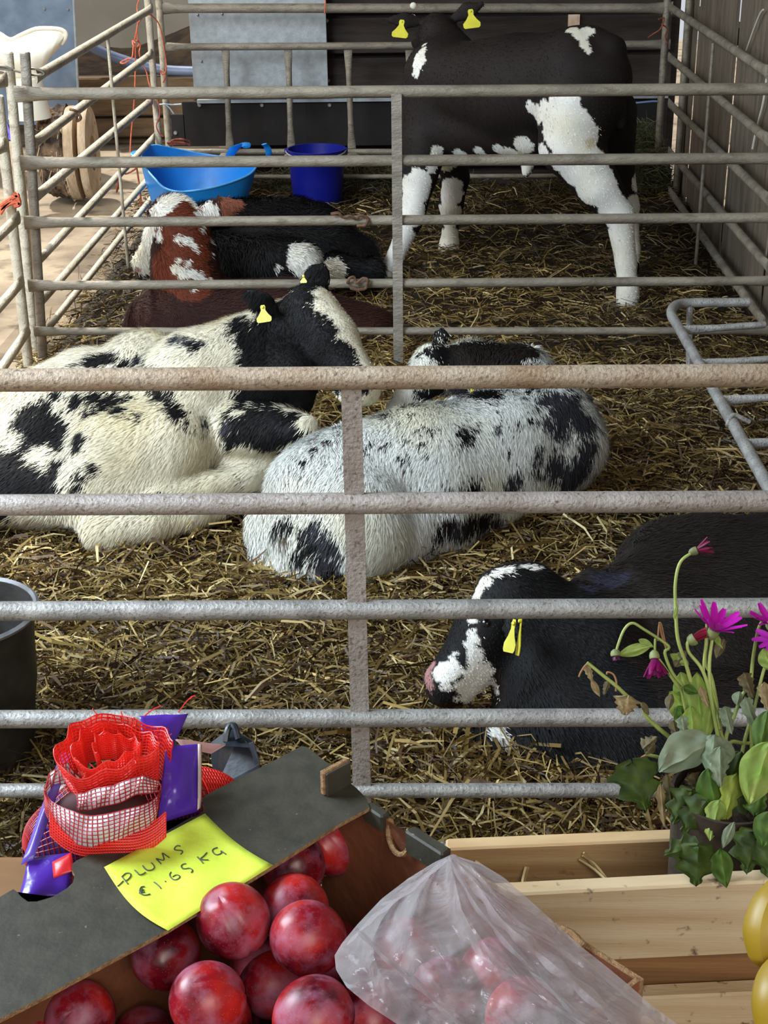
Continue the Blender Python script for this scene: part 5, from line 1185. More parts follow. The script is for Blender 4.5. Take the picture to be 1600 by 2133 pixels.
plum(930, 2070, 77, 'plum seen through the bag near the bottom edge')
plum(1035, 2030, 76, 'plum seen through the right half of the clear bag')
plum(1090, 2120, 80, 'plum under the bag nearest the right corner')
plum(880, 1900, 68, 'plum deep in shade under the upper part of the bag')
fr = 0
for v in range(3):
    for u in range(6):
        uu = .035+u*.056; vv = .0-.01+v*.058
        if vv < -.03 or uu > BL-.03: continue
        plum(0, 0, 0, 'plum in the shaded bottom layer of the box', group='plums in the bottom layer', pos=L2W(uu+.01*(v % 2), vv, -.17+.032)); fr += 1
        if v and u < 5: plum(0, 0, 0, 'plum in the shaded bottom layer of the box', group='plums in the bottom layer', pos=L2W(uu+.03, vv-.028, -.17+.075), sc=.97)
# ------------------------------------------------------------------ red net bag
def film_mat(name, c, alpha, rough=.3, spec=.5, transl=.3):
    m, nt, b = new_mat(name); N = nt.nodes; L = nt.links
    b.inputs['Base Color'].default_value = (*lin(c), 1); b.inputs['Roughness'].default_value = rough; b.inputs['Specular IOR Level'].default_value = spec
    t = N.new('ShaderNodeBsdfTransparent'); tr = N.new('ShaderNodeBsdfTranslucent'); tr.inputs[0].default_value = (*lin(c), 1)
    m1 = N.new('ShaderNodeMixShader'); m1.inputs[0].default_value = transl; L.new(b.outputs[0], m1.inputs[1]); L.new(tr.outputs[0], m1.inputs[2])
    m2 = N.new('ShaderNodeMixShader'); m2.inputs[0].default_value = 1-alpha; L.new(m1.outputs[0], m2.inputs[1]); L.new(t.outputs[0], m2.inputs[2])
    L.new(m2.outputs[0], N['Material Output'].inputs[0]); return m
NETM = plain('red_net_strand', (232, 44, 34), .42)
NETD = plain('dark_red_net_strand', (170, 28, 34), .45)
REDF = film_mat('red_net_film', (214, 40, 30), .62)
CONT = attr_mat('bag_contents', .38, .5)
nb_ = empty('net_bag', atD(250, 1800, 1.20)*[1, 1, 0]+[0, 0, ZT], 'red net produce bag with purple label and folded white band behind the plum box', 'net bag')
def net(S, nu, nv, r, name, mat, res=3, jit=0.0, u0=0, u1=1, v0=0, v1=1):
    m = MB()
    for i in range(nu+1):
        u = u0+(u1-u0)*i/nu; k = nv*res//2+2
        m.tube([S(u+jit*math.sin(j*1.7+i), v0+(v1-v0)*j/(k-1)) for j in range(k)], r, 4, cap=False)
    for j in range(nv+1):
        v = v0+(v1-v0)*j/nv; k = nu*res//2+2
        m.tube([S(u0+(u1-u0)*i/(k-1), v+jit*math.sin(i*1.3+j)) for i in range(k)], r, 4, cap=False)
    o = m.build(name, mat, nb_); o['kind'] = 'stuff'; return o
Ab, Bb = atD(120, 1765, 1.205), atD(520, 1662, 1.285)
axb = nrm(Bb-Ab); s1 = nrm(np.cross(axb, FWD)); s2 = np.cross(axb, s1)
if np.dot(s1, UP) < 0: s1 = -s1
if np.dot(s2, FWD) > 0: s2 = -s2
def body(u, v, o=0.0):
    c_ = Ab+(Bb-Ab)*(u*1.12-.16); rad = (.055*(1-u)+.040*u)*math.sin(math.pi*min(max(u, 0.0), 1))**.42+o
    th = 2*math.pi*v; lump = 1+.07*math.sin(u*13+1)*math.sin(th*3+u*5)+.05*float(vnoise(np.array([u*7, math.cos(th)*2, math.sin(th)*2])))
    return c_+(s1*math.sin(th)*1.06+s2*math.cos(th)*.8)*rad*lump
m = MB(); nu, nv = 60, 44; idx0 = 0
G = [[body(min(max(i/nu, .001), .999), j/nv) for j in range(nv+1)] for i in range(nu+1)]
m.grid(G); cols = []
for i in range(nu+1):
    for j in range(nv+1):
        u, v = i/nu, j/nv
        if .60 < u < .745: q = (66, 36, 150)
        elif .745 <= u < .757: q = (206, 170, 180)
        elif .757 <= u < .80: q = (204, 96, 84)
        elif u < .20 or (u < .34 and (v > .5 and v < .82)): q = (70, 34, 150)
        elif .22 < u < .26: q = (196, 40, 40)
        else: q = (112, 30, 28)
        cols.append(lin(q))
m.c = cols; m.build('wrapped_contents', CONT, nb_, color=True)
net(lambda u, v: body(min(max(u, .001), .999), v, .0014), 52, 46, .00055, 'body_net', NETD)
net(lambda u, v: body(min(max(u, .001), .999), v, .0028), 14, 34, .0008, 'bright_body_net', NETM, u0=.80, u1=.985)
# purple tail at the top and wrinkled purple label
PURP = noise_mat('glossy_purple_film', (70, 38, 150), (92, 56, 176), 8, .22, 0, .4, bscale=14)
def patch3(name, pts, mat, nx=10, bulge=.006, parent=nb_, wr=.003, sol=.0006, label=None):
    """bilinear patch through 4 corners given as (px,py,depth) TL,TR,BR,BL"""
    c_ = [atD(*p) for p in pts]; G = []
    for i in range(nx+1):
        row = []
        for j in range(nx+1):
            a_, b_ = i/nx, j/nx
            p = c_[0]*(1-a_)*(1-b_)+c_[1]*b_*(1-a_)+c_[2]*a_*b_+c_[3]*a_*(1-b_)
            p = p-FWD*(bulge*math.sin(math.pi*a_)*math.sin(math.pi*b_)+wr*float(vnoise(p*70)))
            row.append(p)
        G.append(row)
    m = MB(); m.grid(G); o = m.build(name, mat, parent); md = o.modifiers.new('s', 'SOLIDIFY'); md.thickness = sol
    if label: o['label'] = label
    return o
patch3('purple_tail', [(290, 1492, 1.235), (392, 1487, 1.25), (358, 1560, 1.23), (300, 1560, 1.22)], PURP, bulge=.002)
patch3('purple_label', [(345, 1556, 1.178), (415, 1549, 1.20), (413, 1690, 1.172), (328, 1716, 1.150)], PURP, 14, .010, wr=.004)
patch3('label_edge', [(414, 1549, 1.198), (420, 1550, 1.199), (418, 1680, 1.174), (412, 1688, 1.171)], plain('pale_label_edge', (220, 196, 190), .5), 6, .006)
patch3('clear_label_margin', [(365, 1541, 1.205), (470, 1552, 1.225), (440, 1570, 1.205), (380, 1556, 1.195)], film_mat('pinkish_clear_film', (226, 176, 170), .55), 8, .004)
patch3('purple_base_film', [(60, 1790, 1.125), (150, 1775, 1.13), (146, 1868, 1.10), (36, 1880, 1.09)], PURP, 12, .008, wr=.005)
patch3('red_logo_patch', [(110, 1795, 1.112), (150, 1775, 1.112), (152, 1815, 1.10), (112, 1830, 1.10)], plain('red_film', (206, 40, 44), .35), 6, .003, sol=.0004)
patch3('left_film', [(128, 1568, 1.20), (150, 1570, 1.19), (70, 1790, 1.12), (46, 1800, 1.12)], film_mat('violet_clear_film', (120, 100, 210), .8, .2), 12, .010)
# rolled neck of netting
def uvw(x, y, d): return atD(x, y, d)
C0 = uvw(232, 1575, 1.165); pxm = 1.165/F_PX
axn = nrm(UP*.86-FWD*.5); r1 = RIGHT; r2 = np.cross(axn, r1)
if np.dot(r2, FWD) > 0: r2 = -r2
def roll(u, v):
    th = u*5.2*math.pi+2.4; rr = (26+88*u**.8)*pxm*(1+.09*math.sin(3*th+1)+.05*math.sin(7*th)); hh = (30-118*v*(.5+.5*u)+9*math.sin(2*th+.6)+5*math.sin(9*th)*(1-v)-14*u*0)*pxm
    fl = 1+.10*(v-.5)*math.sin(2*th); fl *= 1-.14*v
    return C0+(r1*math.cos(th)*1.10+r2*math.sin(th)*.92)*rr*fl+axn*hh
m = MB(); m.grid([[roll(i/120, j/10) for j in range(11)] for i in range(121)]); m.build('neck_film', REDF, nb_)
net(roll, 150, 13, .00062, 'neck_net', NETM, res=2, jit=.0008)
m = MB()
for k in range(46):
    u = random.uniform(.05, 1); p = roll(u, random.uniform(0, .2)); d = np.array([random.uniform(-.006, .006) for _ in range(3)])+axn*random.uniform(.002, .008)
    m.tube([p, p+d*.5+r1*.001, p+d], .00045, 4)
for (x, y, x2, y2) in [(300, 1492, 336, 1470), (372, 1484, 400, 1450), (396, 1456, 408, 1450)]:
    m.tube(smooth_path([atD(x, y, 1.2), atD((x+x2)/2, (y+y2)/2-3, 1.2), atD(x2, y2, 1.2)], 3), .0006, 4)
o = m.build('frayed_strands', NETM, nb_); o['kind'] = 'stuff'
# white label band folded under the neck
WHT = noise_mat('white_label_film', (206, 206, 214), (222, 222, 228), 20, .35, 0, .2)
def lip(pts, hs, dep, bul):
    P = smooth_path([np.array([x, y, d]) for x, y, d in pts], 6); n_ = len(P)
    Hh = np.interp(np.linspace(0, 1, n_), np.linspace(0, 1, len(hs)), hs)
    def S(u, v):
        t = u*(n_-1); i = min(int(t), n_-2); f = t-i; q = P[i]*(1-f)+P[i+1]*f; h = Hh[i]*(1-f)+Hh[i+1]*f
        b_ = math.sin(math.pi*(.12+.76*v)); y = q[1]+h*(v-.5); 
        return atD(q[0]+2*math.sin(u*21+v*3), y+1.5*math.sin(u*17), q[2]-bul*b_+.0015*math.sin(u*30+v*5))
    return S
def white_lip(name, S, nu, nv):
    m = MB(); m.grid([[S(i/60, j/12) for j in range(13)] for i in range(61)]); o = m.build(name, WHT, nb_)
    T = lambda u, v: S(u, v)-FWD*.0009
    net(T, int(nu*.8), nv, .00042, 'band_net', NETD, res=2)
white_lip('white_band', lip([(92, 1660, 1.150), (108, 1690, 1.135), (150, 1722, 1.118), (205, 1730, 1.112), (262, 1716, 1.115), (318, 1690, 1.128), (334, 1655, 1.145)], [26, 44, 64, 66, 60, 46, 28], 0, .016), 40, 8)
white_lip('white_band', lip([(160, 1670, 1.140), (200, 1664, 1.128), (250, 1650, 1.122), (300, 1634, 1.126), (330, 1640, 1.140)], [34, 40, 40, 36, 22], 0, .010), 26, 5)
white_lip('white_band', lip([(92, 1650, 1.158), (110, 1622, 1.168), (140, 1612, 1.170), (165, 1640, 1.165)], [22, 34, 44, 40], 0, .006), 10, 5)
m = MB(); m.ball(atD(215, 1690, 1.160), 1.0, 24, (.040, .020, .016), (RIGHT, UP, FWD)); m.build('fold_core', plain('dark_red_inside', (70, 22, 24), .7), nb_)
S2 = lambda u, v: atD(105+240*u, 1735+52*v-46*(2*u-1)**2+6*math.sin(u*9), 1.118-.014*math.sin(math.pi*u)*math.sin(math.pi*v)+.012*v*0)
m = MB(); m.grid([[S2(i/30, j/8) for j in range(9)] for i in range(31)]); m.build('lower_film', REDF, nb_)
net(S2, 46, 9, .0006, 'lower_net', NETM, res=2)
# support for the bag
m = MB(); c_ = atD(240, 1800, 1.22); bs = empty('support_box', (c_[0], c_[1], ZT), 'plain low box carrying the net bag, hidden behind the plum box', 'box')
m.box((c_[0]-.13, c_[1]-.03, ZT), (c_[0]+.12, c_[1]+.05, c_[2]-.03), .003); m.build('box_body', PINE_D, bs, False)

# ------------------------------------------------------------------ black plastic crate handle behind the box
BLKP = noise_mat('black_moulded_plastic', (30, 36, 44), (44, 52, 62), 30, .4, 0, .05)
bc = empty('black_crate', (*atD(490, 1600, 1.34)[:2], ZT), 'dark plastic crate corner with a ring handle behind the plum box', 'crate')
def plate(name, pts, th, d=None):
    m = MB(); m.prism([atD(x, y, dd) for x, y, dd in pts], -FWD, th); m.build(name, BLKP, bc, False)
plate('back_plate', [(438, 1548, 1.345), (462, 1534, 1.345), (476, 1522, 1.345), (500, 1530, 1.345), (526, 1545, 1.335), (542, 1590, 1.325), (536, 1640, 1.32), (450, 1640, 1.335)], .006)
plate('top_plate', [(440, 1546, 1.345), (478, 1518, 1.34), (500, 1526, 1.335), (528, 1543, 1.325), (520, 1556, 1.31), (470, 1552, 1.315)], .004)
m = MB(); m.tube(smooth_path([atD(470, 1545, 1.32), atD(474, 1522, 1.322), atD(482, 1511, 1.325), (atD(490, 1516, 1.322)), atD(497, 1540, 1.318)], 5), .0032, 8); m.build('ring_handle', BLKP, bc)
plate('side_rib', [(519, 1548, 1.308), (529, 1544, 1.306), (542, 1588, 1.30), (533, 1592, 1.30)], .005)
m = MB(); c_ = atD(490, 1640, 1.33); m.box((c_[0]-.03, c_[1]-.012, ZT), (c_[0]+.024, c_[1]+.03, c_[2]), .003); m.build('crate_body', BLKP, bc, False)

# ------------------------------------------------------------------ clear plastic bag
def bag_mat():
    m, nt, b = new_mat('clear_bag_film'); N = nt.nodes; L = nt.links
    b.inputs['Base Color'].default_value = (*lin((230, 224, 222)), 1); b.inputs['Roughness'].default_value = .10; b.inputs['Specular IOR Level'].default_value = .9
    tc = N.new('ShaderNodeTexCoord'); n = N.new('ShaderNodeTexNoise'); n.inputs['Scale'].default_value = 15; n.inputs['Detail'].default_value = 2.5; n.inputs['Distortion'].default_value = 2.2
    L.new(tc.outputs['Object'], n.inputs[0]); bp = N.new('ShaderNodeBump'); bp.inputs['Strength'].default_value = .7; bp.inputs['Distance'].default_value = .010; L.new(n.outputs[0], bp.inputs['Height']); L.new(bp.outputs[0], b.inputs['Normal'])
    tr = N.new('ShaderNodeBsdfTranslucent'); tr.inputs[0].default_value = (.75, .70, .74, 1)
    m1 = N.new('ShaderNodeMixShader'); m1.inputs[0].default_value = .35; L.new(b.outputs[0], m1.inputs[1]); L.new(tr.outputs[0], m1.inputs[2])
    t = N.new('ShaderNodeBsdfTransparent'); t.inputs[0].default_value = (.96, .94, .96, 1)
    lw = N.new('ShaderNodeLayerWeight'); lw.inputs[0].default_value = .32; L.new(bp.outputs[0], lw.inputs['Normal'])
    mr = N.new('ShaderNodeMapRange'); mr.inputs[3].default_value = .09; mr.inputs[4].default_value = .70; L.new(lw.outputs['Facing'], mr.inputs[0])
    m2 = N.new('ShaderNodeMixShader'); L.new(mr.outputs[0], m2.inputs[0]); L.new(t.outputs[0], m2.inputs[1]); L.new(m1.outputs[0], m2.inputs[2])
    L.new(m2.outputs[0], N['Material Output'].inputs[0]); return m
BAG = bag_mat()
Lb = [(940, 1780), (905, 1796), (850, 1830), (795, 1872), (745, 1925), (712, 1965), (697, 1990), (700, 2020), (722, 2056), (770, 2096), (830, 2135), (900, 2185), (980, 2250)]
Rb = [(940, 1780), (960, 1786), (1004, 1800), (1050, 1828), (1100, 1872), (1160, 1926), (1215, 1975), (1262, 2012), (1310, 2052), (1360, 2096), (1420, 2140), (1490, 2200), (1560, 2270)]
def bag_pt(i, u, layer):
    t = i*(len(Lb)-1); k = min(int(t), len(Lb)-2); f = t-k
    l = np.array(Lb[k])*(1-f)+np.array(Lb[k+1])*f; r = np.array(Rb[k])*(1-f)+np.array(Rb[k+1])*f
    p = l*(1-u)+r*u; e = math.sin(math.pi*u)*min(1, i*3.2)
    # ridges running down from the tied corner
    rid = 0
    for (c_, w_, a_) in [(.30+.06*i, .05, .010), (.58+.10*i, .045, .026), (.86-.04*i, .04, .012), (.10+.10*i, .04, .008)]:
        rid += a_*math.exp(-((u-c_)/w_)**2)*min(1, i*4)
    wr = .007*float(fbm(np.array([p[0]*.010+layer*9, p[1]*.010, 3]), 2))+.004*(1-abs(float(vnoise(np.array([(p[0]-p[1])*.022+layer*5, (p[0]+p[1])*.007, 2.])))))**3
    z = ZL+.022+.026*e*(1 if layer else .15)+(rid if layer else 0)+wr*min(1, e*4)
    if layer == 0: z = ZL+.020+.004*e+wr*min(1, e*4)*.7
    return atZ(p[0], p[1], z)
cb = empty('clear_bag', atZ(1000, 2000, ZL), 'crumpled clear plastic bag lying open over the right of the plum box', 'bag')
for layer, nm in ((1, 'upper_film'), (0, 'lower_film')):
    G = [[bag_pt(i/90, j/64, layer) for j in range(65)] for i in range(91)]
    m = MB(); m.grid(G); m.build(nm, BAG, cb)

for ln, w_ in (([(938, 1784), (962, 1806), (1000, 1850), (1046, 1915), (1110, 1972), (1190, 2040), (1270, 2112), (1340, 2185)], 15),
               ([(936, 1786), (990, 1880), (1060, 1965), (1140, 2050), (1215, 2130), (1270, 2200)], 9),
               ([(742, 1935), (800, 1990), (870, 2050), (935, 2112), (990, 2170)], 8),
               ([(930, 1790), (860, 1846), (800, 1890), (760, 1925), (722, 1968)], 7),
               ([(1000, 1850), (1090, 1925), (1200, 1995), (1290, 2060), (1400, 2150)], 9)):
    Q = smooth_path([np.array([x, y, 0.]) for x, y in ln], 8); G = []
    for i, q in enumerate(Q):
        t = nrm(Q[min(i+1, len(Q)-1)]-Q[max(i-1, 0)]); nn_ = np.array([-t[1], t[0], 0]); ww = w_*(.25+.75*math.sin(math.pi*min(1, (i+1)/len(Q)*1.0))**.5)*(1+.25*math.sin(i*.9))
        row = []
        for s_ in (-1, -.5, 0, .5, 1):
            qq = q+nn_*s_*ww; row.append(atZ(qq[0], qq[1], ZL+.060+.010*(1-abs(s_))+.002*math.sin(i*.7+s_)))
        G.append(row)
    m = MB(); m.grid(G); m.build('fold_crease', BAG, cb)
# ------------------------------------------------------------------ potted flowering plant
LEAF = attr_mat('plant_leaf', .45, .4, transl=.30, bump=.25, bs=90)
STEM = noise_mat('pale_green_stem', (122, 140, 62), (160, 172, 92), 30, .5)
STEMB = noise_mat('brown_dry_stem', (122, 84, 48), (160, 118, 74), 30, .7)
pl = empty('potted_plant', (*atY(1515, 1700, 1.09)[:2], ZT+.03), 'wilting potted plant with magenta daisies standing in the slatted crate', 'potted plant')
pc_ = atY(1515, 1640, 1.09); pr_ = .054
m = MB(); m.lathe([(0, .002), (.040, .002), (.042, .01), (.048, pc_[2]-ZT-.05), (.050, pc_[2]-ZT-.03), (.047, pc_[2]-ZT-.03), (.045, pc_[2]-ZT-.045), (0, pc_[2]-ZT-.045)], (pc_[0], pc_[1], ZT+.026), 28)
m.build('pot', noise_mat('dark_plastic_pot', (38, 30, 24), (62, 50, 40), 20, .6, 0, .2), pl)
g = np.random.default_rng(3); m = MB()
G = []
for i in range(9):
    row = []
    for k in range(29):
        th = 2*math.pi*k/28; r = .0455*i/8; row.append((pc_[0]+r*math.cos(th), pc_[1]+r*math.sin(th), pc_[2]-.012+.008*float(vnoise(np.array([r*160*math.cos(th), r*160*math.sin(th), 1.])))))
    G.append(row)
m.grid(G); m.build('compost', noise_mat('dark_compost', (36, 26, 18), (70, 52, 36), 90, .95, 0, .8), pl)
GR = dict(d=((40, 58, 16), (74, 94, 32)), g=((58, 88, 30), (96, 126, 50)), l=((122, 146, 62), (160, 180, 96)), y=((150, 160, 60), (124, 142, 56)), s=((108, 122, 96), (140, 150, 122)), b=((132, 112, 76), (166, 148, 108)), k=((84, 74, 50), (120, 108, 76)), t=((160, 176, 92), (120, 156, 60)))
def leaf(x0, y0, x1, y1, w, kind='oval', col='g', d=1.33, d1=None, fold=.3, curl=.0, roll=0.0, nu=18, name='leaf'):
    a = atD(x0, y0, d); b = atD(x1, y1, d if d1 is None else d1); ax = b-a; L = np.linalg.norm(ax); ax = ax/L
    side = nrm(np.cross(ax, -FWD)); nn = nrm(np.cross(side, ax)); side = side*math.cos(roll)+nn*math.sin(roll); nn = nrm(np.cross(side, ax)); W_ = m_of(w, a)/2; c0, c1 = [np.array(lin(q)) for q in GR[col]]
    nv = 13; V = []; C = []
    sd = x0*.13+y1
    for i in range(nu+1):
        t = i/nu
        if kind == 'oval': p = math.sin(math.pi*t**.85)**.75
        elif kind == 'narrow': p = math.sin(math.pi*t**.9)**.9
        elif kind == 'lobed':
            p = (math.sin(math.pi*min(1, t**.62))**.7)*(1+.30*math.cos(t*3*2*math.pi+.3)*(.4+t))
            p = max(p, .0)*1.05+.05*(1-t)
        else: p = min(1, t*5)*(1-t)**.5*(1+.18*math.sin(t*26+sd))
        for j in range(nv):
            s = (j/(nv-1))*2-1
            sg = 1+.07*math.sin(t*30+s*2+sd) if kind in ('lobed', 'ragged') else 1
            sp = side*s*W_*p*sg; back = ax*(-.20*L*abs(s)**1.5*(.5 if kind == 'lobed' else .0)*(1 if t < .6 else .4))
            h = -fold*abs(s)*W_*p*1.0+curl*L*(t*t)*-1+.06*W_*math.sin(t*17+s*4+sd)+.05*W_*math.sin(s*9+t*5+sd)
            V.append(a+ax*L*t+sp+back+nn*h)
            f = .5+.5*float(vnoise(np.array([t*5+sd, s*2.5, 4.]))); vein = max(0, 1-abs(s)*9)*.35+max(0, 1-abs(((t*7-abs(s)*2.2) % 1)-.5)*9)*.18
            C.append((c0*(1-f)+c1*f)*(1+vein))
    m = MB(); m.v = [tuple(v) for v in V]; m.c = [tuple(c) for c in C]
    m.f = [(i*nv+j, i*nv+j+1, (i+1)*nv+j+1, (i+1)*nv+j) for i in range(nu) for j in range(nv-1)]
    return m.build(name, LEAF, pl, True, color=True)
def stem(pts, r=.0017, mat=STEM, d=1.33, name='stem'):
    P = smooth_path([atD(*(p if len(p) == 3 else (*p, d))) for p in pts], 5); m = MB(); m.tube(P, list(np.linspace(r*1.15, r*.85, len(P))), 8); return m.build(name, mat, pl)
# tall stems
stem([(1440, 1420), (1428, 1380), (1412, 1330), (1408, 1270), (1407, 1215), (1418, 1170), (1450, 1146)], .0016)
stem([(1500, 1560), (1490, 1500), (1480, 1440), (1478, 1380), (1484, 1330)], .0018)
stem([(1505, 1540), (1485, 1420), (1470, 1380), (1474, 1330), (1470, 1310)], .0014, d=1.34)
stem([(1494, 1520), (1475, 1430), (1460, 1390), (1436, 1360), (1432, 1340), (1440, 1330)], .0016)
stem([(1496, 1480), (1480, 1430), (1466, 1400), (1470, 1340), (1473, 1290)], .0013)
stem([(1420, 1440), (1402, 1415), (1385, 1390), (1366, 1360), (1365, 1330)], .0013)
stem([(1424, 1430), (1400, 1400), (1385, 1360), (1392, 1345), (1340, 1310), (1317, 1298), (1300, 1312), (1287, 1345), (1283, 1362)], .0014)
stem([(1425, 1565), (1400, 1540), (1370, 1515), (1345, 1490), (1338, 1465)], .0020)
stem([(1308, 1452), (1285, 1430), (1260, 1410), (1238, 1392), (1223, 1380)], .0017, STEM)
stem([(1225, 1382), (1218, 1388), (1210, 1400), (1206, 1410)], .0009, STEMB)
stem([(1283, 1440), (1284, 1420), (1278, 1405), (1266, 1400), (1264, 1405)], .0009, STEMB)
stem([(1400, 1588), (1380, 1580), (1362, 1575), (1346, 1572)], .0018)
stem([(1348, 1572), (1335, 1580), (1326, 1592)], .0012, STEMB)
stem([(1388, 1350), (1378, 1320), (1374, 1300), (1370, 1335)], .0010, STEMB)
stem([(1372, 1298), (1378, 1302), (1388, 1350)], .0009, STEMB)
stem([(1520, 1590), (1512, 1540), (1530, 1490), (1545, 1450), (1552, 1440)], .0018)
stem([(1510, 1560), (1525, 1545), (1550, 1548), (1590, 1545)], .0018)
stem([(1568, 1590), (1564, 1530), (1560, 1470)], .0017)
stem([(1560, 1500), (1566, 1400), (1572, 1350), (1580, 1310), (1590, 1290)], .0016)
stem([(1540, 1600), (1552, 1540), (1570, 1480), (1590, 1400), (1605, 1360)], .0016)
stem([(1450, 1800), (1452, 1760), (1468, 1720), (1478, 1698)], .0020, d=1.29)
stem([(1500, 1780), (1505, 1740), (1522, 1722), (1528, 1712)], .0013, d=1.29)
stem([(1480, 1620), (1500, 1590), (1512, 1560), (1500, 1520)], .0017)
stem([(1575, 1640), (1565, 1600), (1585, 1550), (1600, 1540)], .0015)
stem([(1440, 1560), (1432, 1500), (1424, 1460), (1418, 1430)], .0015)
# leaves
leaf(1358, 1345, 1285, 1365, 26, 'narrow', 'l', 1.33, fold=.5)
leaf(1330, 1332, 1362, 1348, 16, 'narrow', 'l', 1.33, fold=.3)
leaf(1318, 1590, 1347, 1692, 92, 'lobed', 'd', 1.30, fold=.25)
leaf(1338, 1560, 1370, 1535, 34, 'ragged', 'k', 1.31, fold=.9)
leaf(1364, 1548, 1345, 1572, 26, 'narrow', 'k', 1.31, fold=.8)
leaf(1490, 1540, 1378, 1614, 96, 'oval', 's', 1.29, fold=.55, curl=.12, roll=.3)
leaf(1490, 1530, 1478, 1610, 78, 'oval', 's', 1.28, fold=.8, roll=-.5)
leaf(1500, 1555, 1500, 1640, 56, 'ragged', 's', 1.275, fold=.7)
leaf(1605, 1545, 1560, 1676, 84, 'oval', 't', 1.26, fold=.25)
leaf(1600, 1480, 1580, 1570, 44, 'oval', 'g', 1.28, fold=.5)
leaf(1545, 1565, 1515, 1640, 50, 'oval', 'd', 1.30, fold=.4)
leaf(1475, 1600, 1500, 1725, 66, 'oval', 'g', 1.28, fold=.45)
leaf(1535, 1610, 1508, 1715, 56, 'ragged', 'y', 1.275, fold=.4)
leaf(1500, 1665, 1478, 1752, 52, 'ragged', 'l', 1.27, fold=.5)
leaf(1580, 1620, 1540, 1730, 60, 'oval', 'd', 1.285, fold=.4)
leaf(1415, 1690, 1400, 1640, 60, 'oval', 'd', 1.30, fold=.3)
leaf(1440, 1650, 1400, 1720, 60, 'lobed', 'd', 1.285, fold=.4)
leaf(1470, 1670, 1420, 1740, 62, 'lobed', 'd', 1.275, fold=.4)
leaf(1452, 1762, 1382, 1782, 50, 'lobed', 'd', 1.255, fold=.5)
leaf(1455, 1765, 1450, 1848, 84, 'lobed', 'd', 1.25, fold=.5)
leaf(1500, 1768, 1514, 1850, 50, 'narrow', 'g', 1.25, fold=.7)
leaf(1530, 1712, 1505, 1768, 24, 'narrow', 's', 1.25, fold=.4)
leaf(1575, 1735, 1555, 1822, 80, 'lobed', 'd', 1.25, fold=.45)
leaf(1610, 1740, 1600, 1830, 90, 'lobed', 'd', 1.245, fold=.4)
leaf(1612, 1690, 1588, 1765, 62, 'oval', 'g', 1.24, fold=.35)
leaf(1570, 1700, 1590, 1640, 54, 'ragged', 'g', 1.27, fold=.4)
leaf(1440, 1470, 1418, 1400, 52, 'oval', 'l', 1.335, fold=.4)
leaf(1445, 1500, 1395, 1440, 56, 'oval', 't', 1.335, fold=.35)
leaf(1460, 1500, 1452, 1400, 46, 'oval', 't', 1.33, fold=.45)
leaf(1440, 1520, 1412, 1470, 44, 'oval', 'g', 1.33, fold=.4)
leaf(1470, 1540, 1486, 1440, 34, 'oval', 'l', 1.335, fold=.4)
leaf(1445, 1540, 1440, 1470, 50, 'oval', 't', 1.32, fold=.4)
leaf(1405, 1390, 1430, 1355, 26, 'narrow', 'k', 1.33, fold=.6)
leaf(1436, 1385, 1395, 1362, 22, 'narrow', 'l', 1.33, fold=.6)
leaf(1310, 1448, 1300, 1490, 62, 'ragged', 'b', 1.315, fold=.25)
leaf(1222, 1384, 1234, 1420, 20, 'ragged', 'b', 1.33, fold=.8)
leaf(1232, 1415, 1250, 1452, 15, 'narrow', 'b', 1.33, fold=.6)
leaf(1268, 1418, 1258, 1448, 17, 'ragged', 'k', 1.33, fold=.8)
leaf(1338, 1462, 1352, 1490, 14, 'narrow', 'k', 1.32, fold=.8)
leaf(1488, 1318, 1506, 1352, 14, 'narrow', 'l', 1.325, fold=.8)
leaf(1510, 1330, 1492, 1372, 22, 'narrow', 'k', 1.325, fold=.9)
leaf(1424, 1430, 1455, 1445, 22, 'narrow', 'g', 1.315, fold=.9)
leaf(1400, 1445, 1392, 1480, 20, 'narrow', 'k', 1.32, fold=.9)
leaf(1420, 1490, 1430, 1540, 30, 'ragged', 's', 1.30, fold=.9)
leaf(1460, 1430, 1476, 1475, 20, 'ragged', 'b', 1.31, fold=.7)
leaf(1550, 1400, 1570, 1455, 38, 'ragged', 'k', 1.32, fold=.9)
leaf(1542, 1440, 1535, 1470, 24, 'narrow', 's', 1.32, fold=.9)
leaf(1552, 1450, 1580, 1530, 34, 'ragged', 's', 1.31, fold=.8)
leaf(1590, 1350, 1610, 1400, 36, 'narrow', 'l', 1.30, fold=.6)
leaf(1592, 1420, 1600, 1480, 34, 'ragged', 'b', 1.30, fold=.6)
leaf(1510, 1470, 1525, 1530, 34, 'ragged', 's', 1.31, fold=.9)
leaf(1376, 1632, 1384, 1725, 24, 'ragged', 'b', 1.30, fold=.9)
leaf(1388, 1610, 1402, 1690, 24, 'ragged', 'k', 1.30, fold=.9)
leaf(1440, 1610, 1460, 1650, 36, 'ragged', 'k', 1.30, fold=.9)
leaf(1402, 1500, 1412, 1545, 24, 'ragged', 'k', 1.31, fold=.9)
leaf(1412, 1262, 1404, 1292, 9, 'narrow', 'l', 1.328, fold=.3)
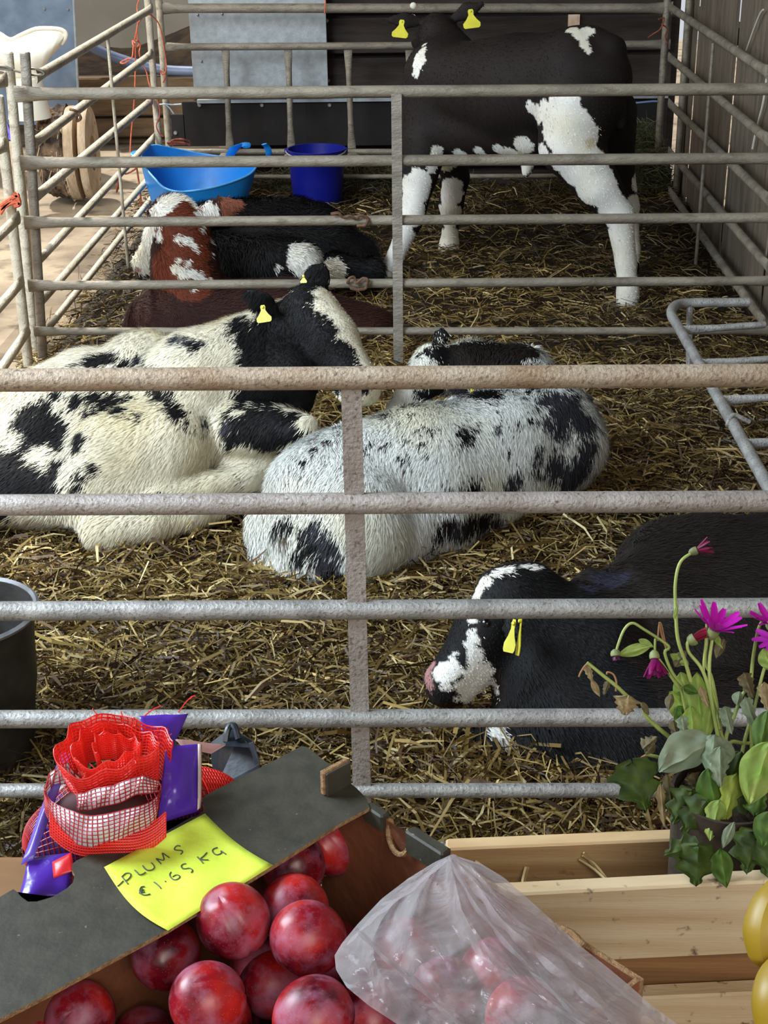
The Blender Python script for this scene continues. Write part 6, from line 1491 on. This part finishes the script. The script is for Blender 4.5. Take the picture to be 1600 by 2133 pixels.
# flowers
MAG = attr_mat('magenta_petal', .5, .3, transl=.3)
def petal(b, dirv, nrmv, L, w, col, curl=.2, parent=None, name='petal'):
    dirv = nrm(dirv); s = nrm(np.cross(dirv, nrmv)); n_ = nrm(np.cross(s, dirv)); m = MB(); V = []; C = []
    for i in range(9):
        t = i/8; p = (math.sin(math.pi*min(1, .12+t*.80))**.6)
        for j in (-1, -.5, 0, .5, 1):
            V.append(b+dirv*L*t+s*j*w*.5*p+n_*(curl*L*t*t+.12*w*abs(j))); C.append(np.array(lin(col))*(.85+.3*t-.1*abs(j)))
    m.v = [tuple(v) for v in V]; m.c = [tuple(c) for c in C]; m.f = [(i*5+j, i*5+j+1, (i+1)*5+j+1, (i+1)*5+j) for i in range(8) for j in range(4)]
    return m.build(name, MAG, parent, True, color=True)
def flower(px, py, d, axis, n, L, w, col, spread=1.0, cup=.5, calyx=(7, 14), label=None, seed=0, skip=()):
    g = np.random.default_rng(seed); c_ = atD(px, py, d); ax = nrm(axis); k = pxm*1.14
    m = MB(); r, h = calyx[0]*k, calyx[1]*k; m.lathe([(r*.3, -h), (r*.8, -h*.75), (r, -h*.35), (r*.95, 0), (r*.5, h*.08), (0, h*.1)], c_, 14, ax)
    f = m.build('flower_head', noise_mat('grey_green_calyx', (96, 104, 62), (130, 138, 86), 60, .6), pl)
    if label: f['label'] = label
    u = nrm(np.cross(ax, [0.3, .2, 1])); v = np.cross(ax, u)
    for i in range(n):
        if i in skip: continue
        th = 2*math.pi*(i+g.uniform(-.2, .2))/n; rad = u*math.cos(th)+v*math.sin(th); d_ = nrm(rad*spread+ax*cup+g.normal(0, .08, 3))
        petal(c_+rad*r*.6, d_, ax, L*k*g.uniform(.85, 1.1), w*k, col, g.uniform(-.1, .15), f)
flower(1488, 1312, 1.325, ivec(.28, -.9, .45), 13, 58, 17, (196, 22, 176), 1.0, .75, (13, 24), 'open magenta daisy', 2)
flower(1452, 1146, 1.33, ivec(.95, -.35, .2), 9, 34, 6, (120, 24, 66), .55, 1.0, (9, 18), 'withered dark red flower head', 5)
flower(1364, 1372, 1.32, ivec(.05, .95, .3), 18, 40, 12, (128, 14, 88), .55, .9, (11, 18), 'drooping purple flower', 6)
flower(1448, 1330, 1.33, ivec(.8, -.5, .2), 8, 30, 12, (140, 26, 56), .12, 1.0, (13, 18), 'closed crimson bud', 7)
flower(1283, 1366, 1.33, ivec(.1, .9, .2), 5, 10, 8, (96, 40, 80), .2, 1.0, (11, 14), 'small nodding bud', 8)
flower(1606, 1296, 1.32, ivec(-.2, -.9, .3), 11, 44, 15, (176, 20, 150), 1.0, .5, (12, 20), 'magenta daisy cut by the right edge', 9)
flower(1612, 1330, 1.30, ivec(-.4, -.5, .5), 9, 36, 14, (160, 30, 150), 1.0, .3, (10, 16), 'second magenta daisy at the right edge', 10)
